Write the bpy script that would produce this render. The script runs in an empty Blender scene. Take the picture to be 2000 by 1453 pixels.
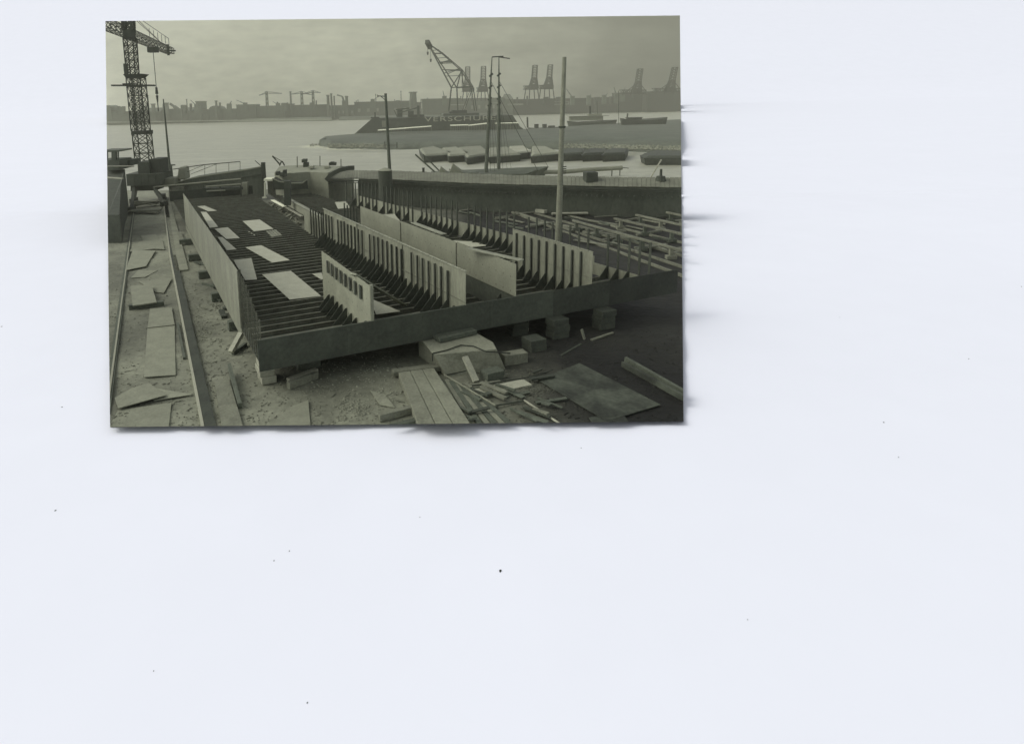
import bpy, bmesh, math, random
from mathutils import Vector, Matrix, noise
rnd = random.Random(7)
S = bpy.context.scene
col = S.collection
# ------------------------------------------------------------------ camera
F, PX, PY, H = 1250., 770., 432., 10.
pitch = math.atan(229/F); roll = math.atan(.024)
CR = Matrix.Rotation(math.pi/2-pitch, 3, 'X') @ Matrix.Rotation(-roll, 3, 'Z')
cam = bpy.data.cameras.new('camera'); co = bpy.data.objects.new('camera', cam); col.objects.link(co)
co.matrix_world = Matrix.Translation((0, 0, H)) @ CR.to_4x4()
cam.sensor_width = 36; cam.lens = F/2000*36
cam.shift_x = (1000-PX)/2000; cam.shift_y = -(726.5-PY)/2000
cam.clip_start = .5; cam.clip_end = 9000
S.camera = co
# ------------------------------------------------------------------ light
SUN_EL, SUN_AZ = 43, -92          # azimuth clockwise from +Y
w = bpy.data.worlds.new('World'); S.world = w; w.use_nodes = True
nt = w.node_tree; bg = nt.nodes['Background']
sk = nt.nodes.new('ShaderNodeTexSky'); sk.sky_type = 'NISHITA'; sk.sun_disc = False
sk.sun_elevation = math.radians(SUN_EL); sk.sun_rotation = math.radians(SUN_AZ)
sk.dust_density = 3; sk.air_density = 1
hs = nt.nodes.new('ShaderNodeHueSaturation'); hs.inputs['Saturation'].default_value = .2
nt.links.new(sk.outputs[0], hs.inputs['Color']); nt.links.new(hs.outputs[0], bg.inputs[0])
bg.inputs[1].default_value = .205
sl = bpy.data.lights.new('sun', 'SUN'); sl.energy = .55; sl.angle = math.radians(28); sl.color = (1, .97, .93)
so = bpy.data.objects.new('sun', sl); col.objects.link(so)
d = Vector((math.sin(math.radians(SUN_AZ))*math.cos(math.radians(SUN_EL)), math.cos(math.radians(SUN_AZ))*math.cos(math.radians(SUN_EL)), math.sin(math.radians(SUN_EL))))
so.rotation_euler = (-d).to_track_quat('-Z', 'Y').to_euler()
S.view_settings.view_transform = 'Standard'; S.view_settings.look = 'None'
S.view_settings.exposure = 0; S.view_settings.gamma = 1
S.render.resolution_x = 1024; S.render.resolution_y = 743
S.cycles.max_bounces = 6

# ------------------------------------------------------------------ helpers
def ray(x, y): return CR @ Vector(((x-PX)/F, -(y-PY)/F, -1.))
def P(x, y, z=0.):
    r = ray(x, y); return Vector((0, 0, H)) + r*((z-H)/r.z)
def at(x, y, Y):
    r = ray(x, y); return Vector((0, 0, H)) + r*(Y/r.y)

def mat(name, lum, var=.22, scale=2., rough=.85, bump=.15, tint=None, streak=None, rivets=False, spec=.25, rnd_amt=.12, stain=0.):
    m = bpy.data.materials.new(name); m.use_nodes = True
    n = m.node_tree.nodes; l = m.node_tree.links
    b = n['Principled BSDF']; b.inputs['Roughness'].default_value = rough
    b.inputs['Specular IOR Level'].default_value = spec
    if tint is None:
        tint = (1, 1.025, .74) if lum > .2 else ((1, 1.05, .73) if lum > .08 else (1, 1.15, .80))
    tc = n.new('ShaderNodeTexCoord'); mp = n.new('ShaderNodeMapping'); l.new(tc.outputs['Object'], mp.inputs[0])
    if streak: mp.inputs['Scale'].default_value = streak
    n1 = n.new('ShaderNodeTexNoise'); n1.inputs['Scale'].default_value = scale; n1.inputs['Detail'].default_value = 8; n1.inputs['Roughness'].default_value = .65
    l.new(mp.outputs[0], n1.inputs['Vector'])
    n2 = n.new('ShaderNodeTexNoise'); n2.inputs['Scale'].default_value = scale*9; n2.inputs['Detail'].default_value = 4
    l.new(mp.outputs[0], n2.inputs['Vector'])
    def math_(op, a, c, cl=False):
        q = n.new('ShaderNodeMath'); q.operation = op; q.use_clamp = cl
        for i, v in enumerate((a, c)):
            if v is None: continue
            if isinstance(v, (int, float)): q.inputs[i].default_value = v
            else: l.new(v, q.inputs[i])
        return q.outputs[0]
    a = math_('MULTIPLY', math_('SUBTRACT', n1.outputs['Fac'], .5), var*5.0)
    c = math_('MULTIPLY', math_('SUBTRACT', n2.outputs['Fac'], .5), var*3.2)
    f = math_('ADD', math_('ADD', a, c), 1.0)
    oi = n.new('ShaderNodeObjectInfo')
    f = math_('MULTIPLY', f, math_('ADD', math_('MULTIPLY', math_('SUBTRACT', oi.outputs['Random'], .5), rnd_amt*2), 1.0))
    if stain:
        n3 = n.new('ShaderNodeTexNoise'); n3.inputs['Scale'].default_value = stain; n3.inputs['Detail'].default_value = 5
        l.new(tc.outputs['Object'], n3.inputs['Vector'])
        r = n.new('ShaderNodeMapRange'); r.inputs[1].default_value = .42; r.inputs[2].default_value = .60; r.inputs[3].default_value = .62; r.inputs[4].default_value = 1.12
        l.new(n3.outputs['Fac'], r.inputs[0]); f = math_('MULTIPLY', f, r.outputs[0])
    if rivets:
        sx = n.new('ShaderNodeSeparateXYZ'); l.new(tc.outputs['Object'], sx.inputs[0])
        def cell(o, per):
            return math_('SUBTRACT', math_('MODULO', math_('ADD', math_('MULTIPLY', o, 1/per), 100.), 1.0), .5)
        cy = math_('MULTIPLY', cell(sx.outputs['Y'], .56), .56); cz = math_('MULTIPLY', cell(sx.outputs['Z'], .62), .62)
        r2 = math_('ADD', math_('MULTIPLY', cy, cy), math_('MULTIPLY', cz, cz))
        dot = math_('LESS_THAN', r2, .0011)
        f = math_('MULTIPLY', f, math_('SUBTRACT', 1.0, math_('MULTIPLY', dot, .55)))
    f = math_('MAXIMUM', f, .25)
    vm = n.new('ShaderNodeVectorMath'); vm.operation = 'SCALE'; vm.inputs[0].default_value = [lum*t for t in tint]
    l.new(f, vm.inputs['Scale']); l.new(vm.outputs[0], b.inputs['Base Color'])
    if bump:
        bp = n.new('ShaderNodeBump'); bp.inputs['Strength'].default_value = bump; bp.inputs['Distance'].default_value = .05
        l.new(n2.outputs['Fac'], bp.inputs['Height']); l.new(bp.outputs[0], b.inputs['Normal'])
    return m

class MB:
    def __init__(s): s.v = []; s.f = []
    def add(s, vs, fs):
        k = len(s.v); s.v += [Vector(p) for p in vs]; s.f += [tuple(i+k for i in f) for f in fs]; return s
    def hexa(s, b, t):          # bottom ring, top ring
        n = len(b); vs = list(b)+list(t)
        fs = [tuple(reversed(range(n))), tuple(range(n, 2*n))] + [(i, (i+1) % n, n+(i+1) % n, n+i) for i in range(n)]
        return s.add(vs, fs)
    def box(s, x0, x1, y0, y1, z0, z1):
        return s.hexa([(x0, y0, z0), (x1, y0, z0), (x1, y1, z0), (x0, y1, z0)], [(x0, y0, z1), (x1, y0, z1), (x1, y1, z1), (x0, y1, z1)])
    def prism(s, pts, z0, z1):
        return s.hexa([(p[0], p[1], z0) for p in pts], [(p[0], p[1], z1) for p in pts])
    def slab(s, pts, th):       # thickness down from 3d points
        pts = [Vector(p) for p in pts]; n = (pts[1]-pts[0]).cross(pts[2]-pts[0])
        if n.z < 0: pts.reverse()
        return s.hexa([p-Vector((0, 0, th)) for p in pts], pts)
    def bar(s, p, q, w, h=None):
        p = Vector(p); q = Vector(q); h = h or w; t = (q-p).normalized()
        a = t.cross(Vector((0, 0, 1)))
        if a.length < .05: a = Vector((1, 0, 0))
        a.normalize(); c = a.cross(t).normalized(); a *= w/2; c *= h/2
        return s.hexa([p-a-c, p+a-c, p+a+c, p-a+c], [q-a-c, q+a-c, q+a+c, q-a+c])
    def tube(s, p, q, r, r2=None, n=10):
        p = Vector(p); q = Vector(q); r2 = r if r2 is None else r2; t = (q-p).normalized()
        a = t.cross(Vector((0, 0, 1)))
        if a.length < .05: a = Vector((1, 0, 0))
        a.normalize(); c = a.cross(t).normalized()
        R = [a*math.cos(2*math.pi*i/n)+c*math.sin(2*math.pi*i/n) for i in range(n)]
        return s.hexa([p+k*r for k in R], [q+k*r2 for k in R])
    def path(s, pts, r, n=7):
        for a, b in zip(pts[:-1], pts[1:]): s.tube(a, b, r, n=n)
        return s
    def quad(s, a, b, c, d_): return s.add([a, b, c, d_], [(0, 1, 2, 3)])
    def lattice(s, b, t, n, w, x=True):    # b,t: 4 corner lists
        b = [Vector(p) for p in b]; t = [Vector(p) for p in t]
        for i in range(4): s.bar(b[i], t[i], w)
        for k in range(n):
            f0, f1 = k/n, (k+1)/n
            L = [b[i].lerp(t[i], f0) for i in range(4)]; U = [b[i].lerp(t[i], f1) for i in range(4)]
            for i in range(4):
                j = (i+1) % 4
                s.bar(L[i], U[j], w*.6); s.bar(U[i], U[j], w*.7)
                if x: s.bar(L[j], U[i], w*.6)
        return s

def setp(o, label=None, cat=None, group=None, kind=None):
    if label: o['label'] = label
    if cat: o['category'] = cat
    if group: o['group'] = group
    if kind: o['kind'] = kind
    return o
def root(name, loc, label, cat, group=None, rz=0):
    o = bpy.data.objects.new(name, None); col.objects.link(o); o.location = loc; o.rotation_euler = (0, 0, rz); o.empty_display_size = .3
    return setp(o, label, cat, group)
def build(name, mb, m, parent=None, local=False, bevel=0, label=None, cat=None, group=None, kind=None, smooth=False):
    me = bpy.data.meshes.new(name)
    if parent is None:
        xs = [v.x for v in mb.v]; ys = [v.y for v in mb.v]; zs = [v.z for v in mb.v]
        org = Vector(((min(xs)+max(xs))/2, (min(ys)+max(ys))/2, min(zs)))
    else:
        org = Vector((0, 0, 0)) if local else Vector(parent.location)
        if parent.parent and not local: org += parent.parent.location
    me.from_pydata([v-org for v in mb.v], [], mb.f); me.update(calc_edges=True)
    bm = bmesh.new(); bm.from_mesh(me); bmesh.ops.recalc_face_normals(bm, faces=bm.faces); bm.to_mesh(me); bm.free()
    if smooth: me.polygons.foreach_set('use_smooth', [True]*len(me.polygons))
    me.materials.append(m)
    o = bpy.data.objects.new(name, me); col.objects.link(o)
    if parent is None: o.location = org
    else: o.parent = parent
    if bevel:
        md = o.modifiers.new('bevel', 'BEVEL'); md.width = bevel; md.segments = 2; md.limit_method = 'ANGLE'
    return setp(o, label, cat, group, kind)

# ------------------------------------------------------------------ materials
M_paper = mat('white_card', .76, var=.01, scale=.05, rough=.95, bump=0, tint=(.966, .992, 1.045), spec=.1, rnd_amt=0)
M_sky = mat('overcast_sky', .75, var=.17, scale=.0035, rough=1, bump=0, tint=(1, 1.0, .79), streak=(1, 1, 3), spec=0, rnd_amt=0)
M_water = mat('grey_water', .255, var=.2, scale=.16, rough=.5, bump=0, streak=(.5, 1.3, 1), spec=.3, rnd_amt=0)
M_mud = mat('yard_earth', .165, var=.24, scale=.5, bump=.8, rnd_amt=0, stain=.12)
M_grass = mat('rough_grass_bank', .068, var=.3, scale=.12, bump=.6, rnd_amt=0)
M_plate = mat('mill_scale_plate', .165, var=.26, scale=1.1, streak=(1, 1, .35), bump=.05, rough=.7)
M_rivet = mat('riveted_plate', .185, var=.15, scale=1.2, bump=.05, rivets=True, rough=.7)
M_loose = mat('loose_plate', .31, var=.12, scale=1.5, bump=.05, rough=.7)
M_gplate = mat('dusty_ground_plate', .18, var=.15, scale=1.6, bump=.2)
M_dark = mat('dark_steel', .040, var=.3, scale=2)
M_nearf = mat('near_frame_steel', .13, var=.3, scale=2)
M_chip = mat('chip_wood', .12, var=.3, scale=2)
M_clod = mat('clods', .12, var=.3, scale=2)
M_slat = mat('floor_steel', .105, var=.3, scale=2)
M_front = mat('dark_wall_steel', .048, var=.25, scale=.8)
M_front2 = mat('duller_wall_steel', .052, var=.25, scale=.8)
M_steel = mat('grey_steel', .05, var=.2, scale=1)
M_crane = mat('crane_steel', .035, var=.2, scale=1)
M_wood = mat('weathered_timber', .14, var=.25, scale=1.5, streak=(1, 1, 1), bump=.4)
M_lwood = mat('pale_timber', .24, var=.2, scale=1.5, bump=.3)
M_dwood = mat('dark_timber', .07, var=.3, scale=1.5, bump=.4)
M_deck = mat('deck_boards', .125, var=.25, scale=.8, bump=.3, rnd_amt=.05)
M_conc = mat('old_concrete', .155, var=.22, scale=1.3, bump=.5)
M_hull = mat('old_hull_side', .06, var=.25, scale=.5, streak=(1, 1, .5))
M_white = mat('white_paint', .55, var=.08, scale=1)
M_far = mat('far_grey', .075, var=.2, scale=.05, bump=0)
M_fard = mat('far_dark', .022, var=.2, scale=.05, bump=0)  # darker grey for the sheds at the right and the unloaders
M_farl = mat('far_pale', .22, var=.2, scale=.05, bump=0)
M_rail = mat('rail_steel', .24, var=.1, scale=1)
M_rope = mat('rope', .03, var=.1)
M_canvas = mat('canvas', .17, var=.2, scale=.5)
M_glass = mat('window_glass', .30, var=.1, rough=.2, spec=.5)
M_letter = mat('letter_paint', .30, var=.35, scale=.5)
# corner shading painted into the sky colour: darker to upper right, broken by noise
n = M_sky.node_tree.nodes; l = M_sky.node_tree.links
tc = n.new('ShaderNodeTexCoord'); sx = n.new('ShaderNodeSeparateXYZ'); l.new(tc.outputs['Object'], sx.inputs[0])
mp = n.new('ShaderNodeMapping'); mp.inputs['Scale'].default_value = (1, 1, 2.6); l.new(tc.outputs['Object'], mp.inputs[0])
nz = n.new('ShaderNodeTexNoise'); nz.inputs['Scale'].default_value = .006; nz.inputs['Detail'].default_value = 5; l.new(mp.outputs[0], nz.inputs['Vector'])
m1 = n.new('ShaderNodeMath'); m1.operation = 'MULTIPLY_ADD'; m1.inputs[1].default_value = 1.1; l.new(sx.outputs['Z'], m1.inputs[0]); l.new(sx.outputs['X'], m1.inputs[2])
m2 = n.new('ShaderNodeMath'); m2.operation = 'MULTIPLY_ADD'; m2.inputs[1].default_value = 420; l.new(nz.outputs['Fac'], m2.inputs[0]); l.new(m1.outputs[0], m2.inputs[2])
mr = n.new('ShaderNodeMapRange'); mr.interpolation_type = 'SMOOTHSTEP'; mr.inputs[1].default_value = 230; mr.inputs[2].default_value = 720; mr.inputs[3].default_value = 1; mr.inputs[4].default_value = .03
l.new(m2.outputs[0], mr.inputs[0]); b_ = n['Principled BSDF']; src = b_.inputs['Base Color'].links[0].from_socket
vm = n.new('ShaderNodeVectorMath'); vm.operation = 'SCALE'; l.new(src, vm.inputs[0]); l.new(mr.outputs[0], vm.inputs['Scale']); l.new(vm.outputs[0], b_.inputs['Base Color'])
# wave bump on the water
n = M_water.node_tree.nodes; l = M_water.node_tree.links
tc = n.new('ShaderNodeTexCoord'); mp = n.new('ShaderNodeMapping'); mp.inputs['Scale'].default_value = (.5, 1.1, 1); mp.inputs['Rotation'].default_value = (0, 0, .3)
l.new(tc.outputs['Object'], mp.inputs[0])
nz = n.new('ShaderNodeTexNoise'); nz.inputs['Scale'].default_value = .9; nz.inputs['Detail'].default_value = 6; l.new(mp.outputs[0], nz.inputs['Vector'])
bp = n.new('ShaderNodeBump'); bp.inputs['Strength'].default_value = .7; bp.inputs['Distance'].default_value = .5
l.new(nz.outputs['Fac'], bp.inputs['Height']); l.new(bp.outputs[0], n['Principled BSDF'].inputs['Normal'])

# ------------------------------------------------------------------ setting
mb = MB()                                     # white card sweep the model stands on and in front of
prof = [(-60, -.17), (64, -.17), (67, -.4), (73, -1.5), (76, -1.72), (930, -1.72)]
for k in range(1, 25):
    a = math.radians(19)*k/24; prof.append((940+700*math.sin(a), -1.72+700*(1-math.cos(a))))
prof.append((prof[-1][0]+2200, prof[-1][1]+2200*math.tan(math.radians(19))))
for (y0, z0), (y1, z1) in zip(prof[:-1], prof[1:]):
    mb.quad((-4500, y0, z0), (5500, y0, z0), (5500, y1, z1), (-4500, y1, z1))
card = build('backing_card', mb, M_paper, kind='structure', smooth=True)
NOTRIM = {card.name, 'card_specks'}
mb = MB(); mb.box(-700, 700, 900, 901, -2, 300)
build('sky', mb, M_sky, kind='structure')
mb = MB(); mb.box(-600, 600, 77, 895, -1.7, -1.5)
build('water', mb, M_water, kind='structure')
# yard ground: solid base plus relief sheet
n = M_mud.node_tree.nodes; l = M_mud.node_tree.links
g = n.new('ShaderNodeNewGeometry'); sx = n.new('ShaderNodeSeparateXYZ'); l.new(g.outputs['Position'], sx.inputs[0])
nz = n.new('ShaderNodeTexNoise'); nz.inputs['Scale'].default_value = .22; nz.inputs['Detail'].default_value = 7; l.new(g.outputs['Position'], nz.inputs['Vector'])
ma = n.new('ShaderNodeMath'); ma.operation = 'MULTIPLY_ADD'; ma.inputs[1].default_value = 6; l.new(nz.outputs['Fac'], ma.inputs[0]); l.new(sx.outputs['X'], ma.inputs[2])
mr = n.new('ShaderNodeMapRange'); mr.inputs[1].default_value = 3.8; mr.inputs[2].default_value = 9.5; mr.inputs[3].default_value = 1; mr.inputs[4].default_value = .08  # painted shade: earth colour darkened towards the right, edge broken by noise
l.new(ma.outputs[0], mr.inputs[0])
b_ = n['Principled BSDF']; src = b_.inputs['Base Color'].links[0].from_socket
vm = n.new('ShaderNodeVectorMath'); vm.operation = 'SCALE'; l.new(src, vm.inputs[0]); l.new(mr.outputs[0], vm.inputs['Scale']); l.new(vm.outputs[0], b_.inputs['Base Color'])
def gz(x, y):
    return .08*noise.noise(Vector((x*.35, y*.35, 0)))+.035*noise.noise(Vector((x*1.7, y*1.7, 3)))+.015*noise.noise(Vector((x*5, y*5, 7)))
def shore(x): return 80 - .12*(x+30)
mb = MB()
NX, NY = 330, 330
xs = [-42+90*i/NX for i in range(NX+1)]
for j in range(NY+1):
    for x in xs:
        f = (j/NY)**1.25; y = 13+(shore(x)-13)*f
        # the slipway edge between the crane track and the hull drops a little
        mb.v.append(Vector((x, y, gz(x, y))))
for j in range(NY):
    for i in range(NX):
        a = j*(NX+1)+i; mb.f.append((a, a+1, a+NX+2, a+NX+1))
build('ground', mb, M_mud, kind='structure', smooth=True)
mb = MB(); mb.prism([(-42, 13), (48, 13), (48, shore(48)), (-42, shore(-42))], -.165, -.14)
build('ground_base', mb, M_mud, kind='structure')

mb = MB()
for x, y, r in ((977, 1115, .03), (108, 997, .02), (121, 795, .022), (1892, 701, .02), (1726, 825, .02), (1755, 893, .014), (535, 1095, .012), (565, 1076, .012), (600, 1372, .01), (3, 638, .03), (1995, 560, .03), (1135, 875, .012), (820, 1010, .01), (1460, 1210, .008), (300, 1310, .008), (1640, 620, .014)):
    c = P(x, y, -.169)
    mb.prism([(c.x+r*math.cos(a)*(1.2 if a < 3 else .8), c.y+r*1.4*math.sin(a+.4)) for a in (0, 1.1, 2.2, 3.4, 4.6, 5.5)], -.169, -.160)
build('card_specks', mb, M_rope, kind='stuff', label='a few dark dust specks lying on the white card', cat='dust')
# grassy spit across the basin
def land(name, near, far, z, zw, m, n=60, rough=1., kind='structure'):
    mb = MB(); rows = []
    def poly(pts, t):
        k = t*(len(pts)-1); i = min(int(k), len(pts)-2); f = k-i
        return (pts[i][0]*(1-f)+pts[i+1][0]*f, pts[i][1]*(1-f)+pts[i+1][1]*f)
    for i in range(n+1):
        t = i/n; a = poly(near, t); b = poly(far, t)
        A = P(a[0], a[1], zw); B = P(b[0], b[1], zw)
        A.x += rough*noise.noise(Vector((i*.7, 0, 0))); A.y += 2*rough*noise.noise(Vector((i*.5, 5, 0)))
        row = [A-Vector((0, 0, .6)), A]
        for k in range(1, 8):
            f = k/8; p = A.lerp(B, f); p.z = z*min(1, f*8) + zw*(1-min(1, f*8)) + .25*rough*noise.noise(Vector((p.x*.08, p.y*.08, 0)))
            row.append(p)
        row.append(B); row.append(B-Vector((0, 0, .6)))
        rows.append(row)
    k = len(rows[0])
    for r in rows: mb.v += r
    for i in range(n):
        for j in range(k-1):
            a = i*k+j; mb.f.append((a, a+1, a+k+1, a+k))
    return build(name, mb, m, kind=kind, smooth=True)
land('spit', [(622, 284), (650, 291), (700, 291), (760, 293), (830, 292), (1000, 292), (1200, 294), (1345, 304)],
     [(640, 273), (665, 270), (700, 267), (790, 262), (880, 260), (1030, 257), (1200, 244), (1345, 235)], -.1, -1.5, M_grass)
land('pier', [(200, 244), (400, 240), (648, 237)], [(200, 238), (400, 235), (650, 232)], .9, -1.5, M_far, n=8, rough=.1)
mb = MB(); mb.bar(P(198, 239.3, .95)+Vector((0, -.3, 0)), P(648, 233.6, .95)+Vector((0, -.3, 0)), 5, .35)
build('pier_coping', mb, M_farl, kind='structure')
land('far_quay', [(662, 236), (760, 234), (900, 231), (1047, 224)], [(662, 229), (760, 226), (900, 222), (1047, 219)], .8, -1.5, M_far, n=8, rough=.1)
land('far_bank', [(195, 233), (500, 229), (860, 224), (1120, 219), (1340, 213)], [(195, 226), (500, 222), (860, 217), (1120, 211.5), (1340, 206)], 2.5, -1.5, M_far, n=30, rough=.3)

# ------------------------------------------------------------------ hull under construction
A24 = math.radians(24)
O = Vector((-5.31, 22.92, 0))
hull = root('barge_hull', O, 'large flat steel barge hull being built on blocks, open frames and bulkheads showing', 'ship hull', rz=A24)
def W(u, v, z): return O + Vector((math.cos(A24)*v-math.sin(A24)*u, math.sin(A24)*v+math.cos(A24)*u, z))
UF, ZB, ZF, ZT = -1.8, .9, 1.08, 3.4
def rv(u): return 18.2-.085*max(u, 0)          # right side
def hb(name, mb, m, **k): return build(name, mb, m, parent=hull, local=True, **k)
mb = MB(); mb.prism([(-.2, UF+.03), (18.2, UF+.03), (rv(20), 20), (9.9, 20), (8.3, 20), (.9, 44), (.3, 20)][:0] or [(-.15, UF+.03), (rv(0), UF+.03), (rv(20), 20), (.5, 20)], ZB-.03, ZB)
hb('bottom_plate', mb, M_dark)
mb = MB(); mb.prism([(.5, 20.01), (8.3, 20.01), (9.3, 44), (1.2, 44)], ZB-.03, ZB); hb('bottom_plate', mb, M_dark)
mb = MB(); mb.prism([(9.9, 20.01), (rv(20), 20.01), (rv(44), 44), (10.8, 44)], ZB-.03, ZB); hb('bottom_plate', mb, M_dark)
# transverse floors
def slat(v0, v1, u):
    mb = MB(); mb.box(v0, v1, u-.012, u+.012, ZB+.002, ZF-.02); mb.box(v0, v1, u-.06, u+.035, ZF-.02, ZF)
    hb('floor_frame', mb, M_slat)
k = 0
u = UF+.5
while u < 44:
    if u < 19.7: slat(.08+.025*u, rv(u)-.06, u)
    else:
        slat(.1+.025*u, 8.25+.04*(u-20), u); slat(10.0+.035*(u-20), rv(u)-.06, u)
    u += .71
# low front wall
M_shaded = mat('shaded_wall_plate', .036, var=.25, scale=.8); M_shaded2 = mat('deep_shaded_wall_plate', .024, var=.25, scale=.8)  # wall steel darkened for the right end plates, shade painted into the colour
edges = [-.3, 3.06, 6.16, 9.26, 12.36, 15.46, 19.6]
for i, (a, b) in enumerate(zip(edges[:-1], edges[1:])):
    mb = MB(); mb.box(a, b-.004, UF-.02, UF+.01, ZB-.03, 2.0)
    hb('front_plate', mb, (M_front, M_front, M_front, M_front2, M_shaded, M_shaded2)[i])
mb = MB(); mb.box(-.3, 12.3, UF-.021, UF+.06, 2.0, 2.02); hb('front_angle', mb, M_front)
for v in (3.0, 6.1, 9.2):
    mb = MB(); mb.box(v, v+.12, UF-.032, UF-.02, ZB-.02, 1.99); hb('seam_strip', mb, M_front)
M_bracket = mat('bracket_steel', .045, var=.3, scale=2)
CUR = [None]
def under(o):
    if CUR[0]: o.parent = CUR[0]
    return o
def frame(v, u, z0, z1, w=.07, dpt=.07, side=-1, m=None):
    u += rnd.uniform(-.025, .025); z1 += rnd.uniform(-.05, .03)
    mb = MB(); a, b = sorted((v, v+side*dpt)); mb.box(a, b, u-.012, u+.012, z0, z1)
    a, b = sorted((v+side*dpt, v+side*(dpt+.015))); mb.box(a, b, u-w/2, u+w/2, z0, z1)
    under(hb('frame', mb, m or M_dark))
def bracket(v, u, s=.85, side=-1):
    mb = MB(); a = .012
    for uu in (0,):
        s *= rnd.uniform(.68, .84); b = [(v, u-a, ZF), (v+side*s, u-a, ZF), (v+side*.08, u-a, ZF+s), (v, u-a, ZF+s)]
        t = [(p[0], p[1]+2*a, p[2]) for p in b]; mb.hexa(b, t)
    under(hb('bracket', mb, M_bracket))
def plate(v0, v1, u0, u1, z0, z1, m, th=.02, name='plate'):
    mb = MB(); mb.hexa([(v0, u0, z0), (v0+th, u0, z0), (v1+th, u1, z0), (v1, u1, z0)], [(v0, u0, z1), (v0+th, u0, z1), (v1+th, u1, z1), (v1, u1, z1)])
    CUR[0] = hb(name, mb, m); return CUR[0]
M_side = mat('side_plating', .135, var=.24, scale=1.1, streak=(1, 1, .4), bump=.05, rivets=True, rough=.75)
# left side: plated far part, bare frames near the corner
us = [2.9, 8.4, 14.2, 20, 25.5, 30]
for a, b in zip(us[:-1], us[1:]):
    plate(-.1+.03*a, -.1+.03*b, a, b-.01, ZB-.45, ZT, M_side, name='side_plate')
for i in range(10):
    u = UF+.25+i*.5
    zt = ZT - max(0, (1.2-u))*.25
    frame(-.12+.03*u, u, ZB, zt, side=1, w=.06, dpt=.03, m=M_slat)
for i in range(12):
    frame(.02+.03*(3.4+i*1.9), 3.4+i*1.9, ZB, ZT-.05, side=1, m=M_slat)
# short bulkhead with slots
plate(3.95, 4.15, UF+.01, 4.6, ZF, ZT, M_rivet, name='bulkhead_plate')
for i in range(8):
    u = -.9+i*.62
    mb = MB(); mb.box(3.93+.03*u-.02, 3.93+.03*u+.02, u-.09, u+.09, ZT-.75, ZT-.2); under(hb('slot_cleat', mb, M_dark))
    bracket(3.98+.03*u, u, s=.8)
bracket(3.96, UF+.45, s=1.1); bracket(4.05, UF+.3, s=1.0, side=1)
mb = MB(); mb.box(3.96, 4.08, UF-.03, UF+.16, 2.03, ZT); hb('end_angle', mb, M_plate)
# long bulkhead with stiffeners
for a, b in ((UF+.01, 4.2), (4.21, 10.3), (10.31, 16.4)):
    plate(8.05, 8.1, a, b, ZF, ZT, M_plate, name='bulkhead_plate')
mb = MB(); mb.box(8.01, 8.11, UF+.01, 16.4, ZT, ZT+.02); hb('top_angle', mb, M_rivet)
mb = MB(); mb.box(8.03, 8.048, UF+.01, 16.4, 2.1, 2.125); hb('seam_strip', mb, M_side)
for i in range(31):
    u = -1.0+i*.575
    if i % 9 not in (8,) and i > 0: frame(8.04, u, ZF, ZT-.22, side=-1, w=.10)
    bracket(8.0, u, s=1.0)
for i in range(5): frame(8.2, 17.2+i*.6, ZF, 3.0, side=-1, w=.09)
plate(8.2, 8.24, 16.9, 20, ZF, 2.4, M_plate, name='bulkhead_plate')
plate(8.2, 8.24, 20.02, 21.6, ZF, 2.6, M_plate, name='bulkhead_plate')
# riveted bulkhead behind
for a, b in ((UF+.01, 3.2), (3.21, 9.6), (9.61, 16.0)):
    plate(10.45, 10.5, a, b, 2.0, ZT, M_rivet, name='bulkhead_plate')
plate(10.52, 10.56, UF+.01, 16, ZF, 1.99, M_front, name='bulkhead_plate')
bracket(10.4, UF+1.0, s=1.1)
for i in range(5): frame(10.5, 16.6+i*.6, ZF, 3.2, side=-1, w=.09)
# short plated piece on the right
plate(14.55, 14.55, UF+.12, 4.4, ZF, ZT, M_plate, name='bulkhead_plate')
mb = MB(); mb.box(14.53, 14.6, UF+.12, 4.4, ZT, ZT+.02); hb('top_angle', mb, M_rivet)
mb = MB(); mb.box(14.53, 14.548, UF+.12, 4.4, 2.2, 2.225); hb('seam_strip', mb, M_side)
for i in range(9):
    u = -1.0+i*.62; frame(14.54, u, ZF, ZT-.12, w=.09); bracket(14.5, u, s=.8)
# outer right side: bare frames above a low strake
for a, b in ((-1.7, 2), (2.01, 8.3), (8.31, 15), (15.01, 22), (22.01, 30)):
    plate(rv(a)-.1, rv(b)-.1, a, b, ZF, 2.05 if a > 2 else 1.7, M_plate, name='side_plate')
for i in range(52):
    u = -1.6+i*.66
    if i % 9 == 5: continue
    frame(rv(u)-.1, u, ZF, ZT if u < 30 else 3.1, w=.13)
    if i % 2 == 0 or u < 20: bracket(rv(u)-.14, u, s=.85)
# inner side of the right section
plate(9.95, 10.5, 20.0, 36, ZB, 1.6, M_plate, name='inner_plate')
mb = MB(); mb.hexa([(9.85, 20, 1.6), (10.2, 20, 1.6), (10.7, 36, 1.6), (10.35, 36, 1.6)], [(9.85, 20, 1.63), (10.2, 20, 1.63), (10.7, 36, 1.63), (10.35, 36, 1.63)])
hb('inner_ledge', mb, M_plate)
mb = MB(); mb.box(.9, 9.2, 44.02, 44.06, ZB, 1.9); hb('end_bulkhead', mb, M_dark)
mb = MB(); mb.box(10.8, 14.4, 44.02, 44.06, ZB, 2.4); hb('end_bulkhead', mb, M_slat)

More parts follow.
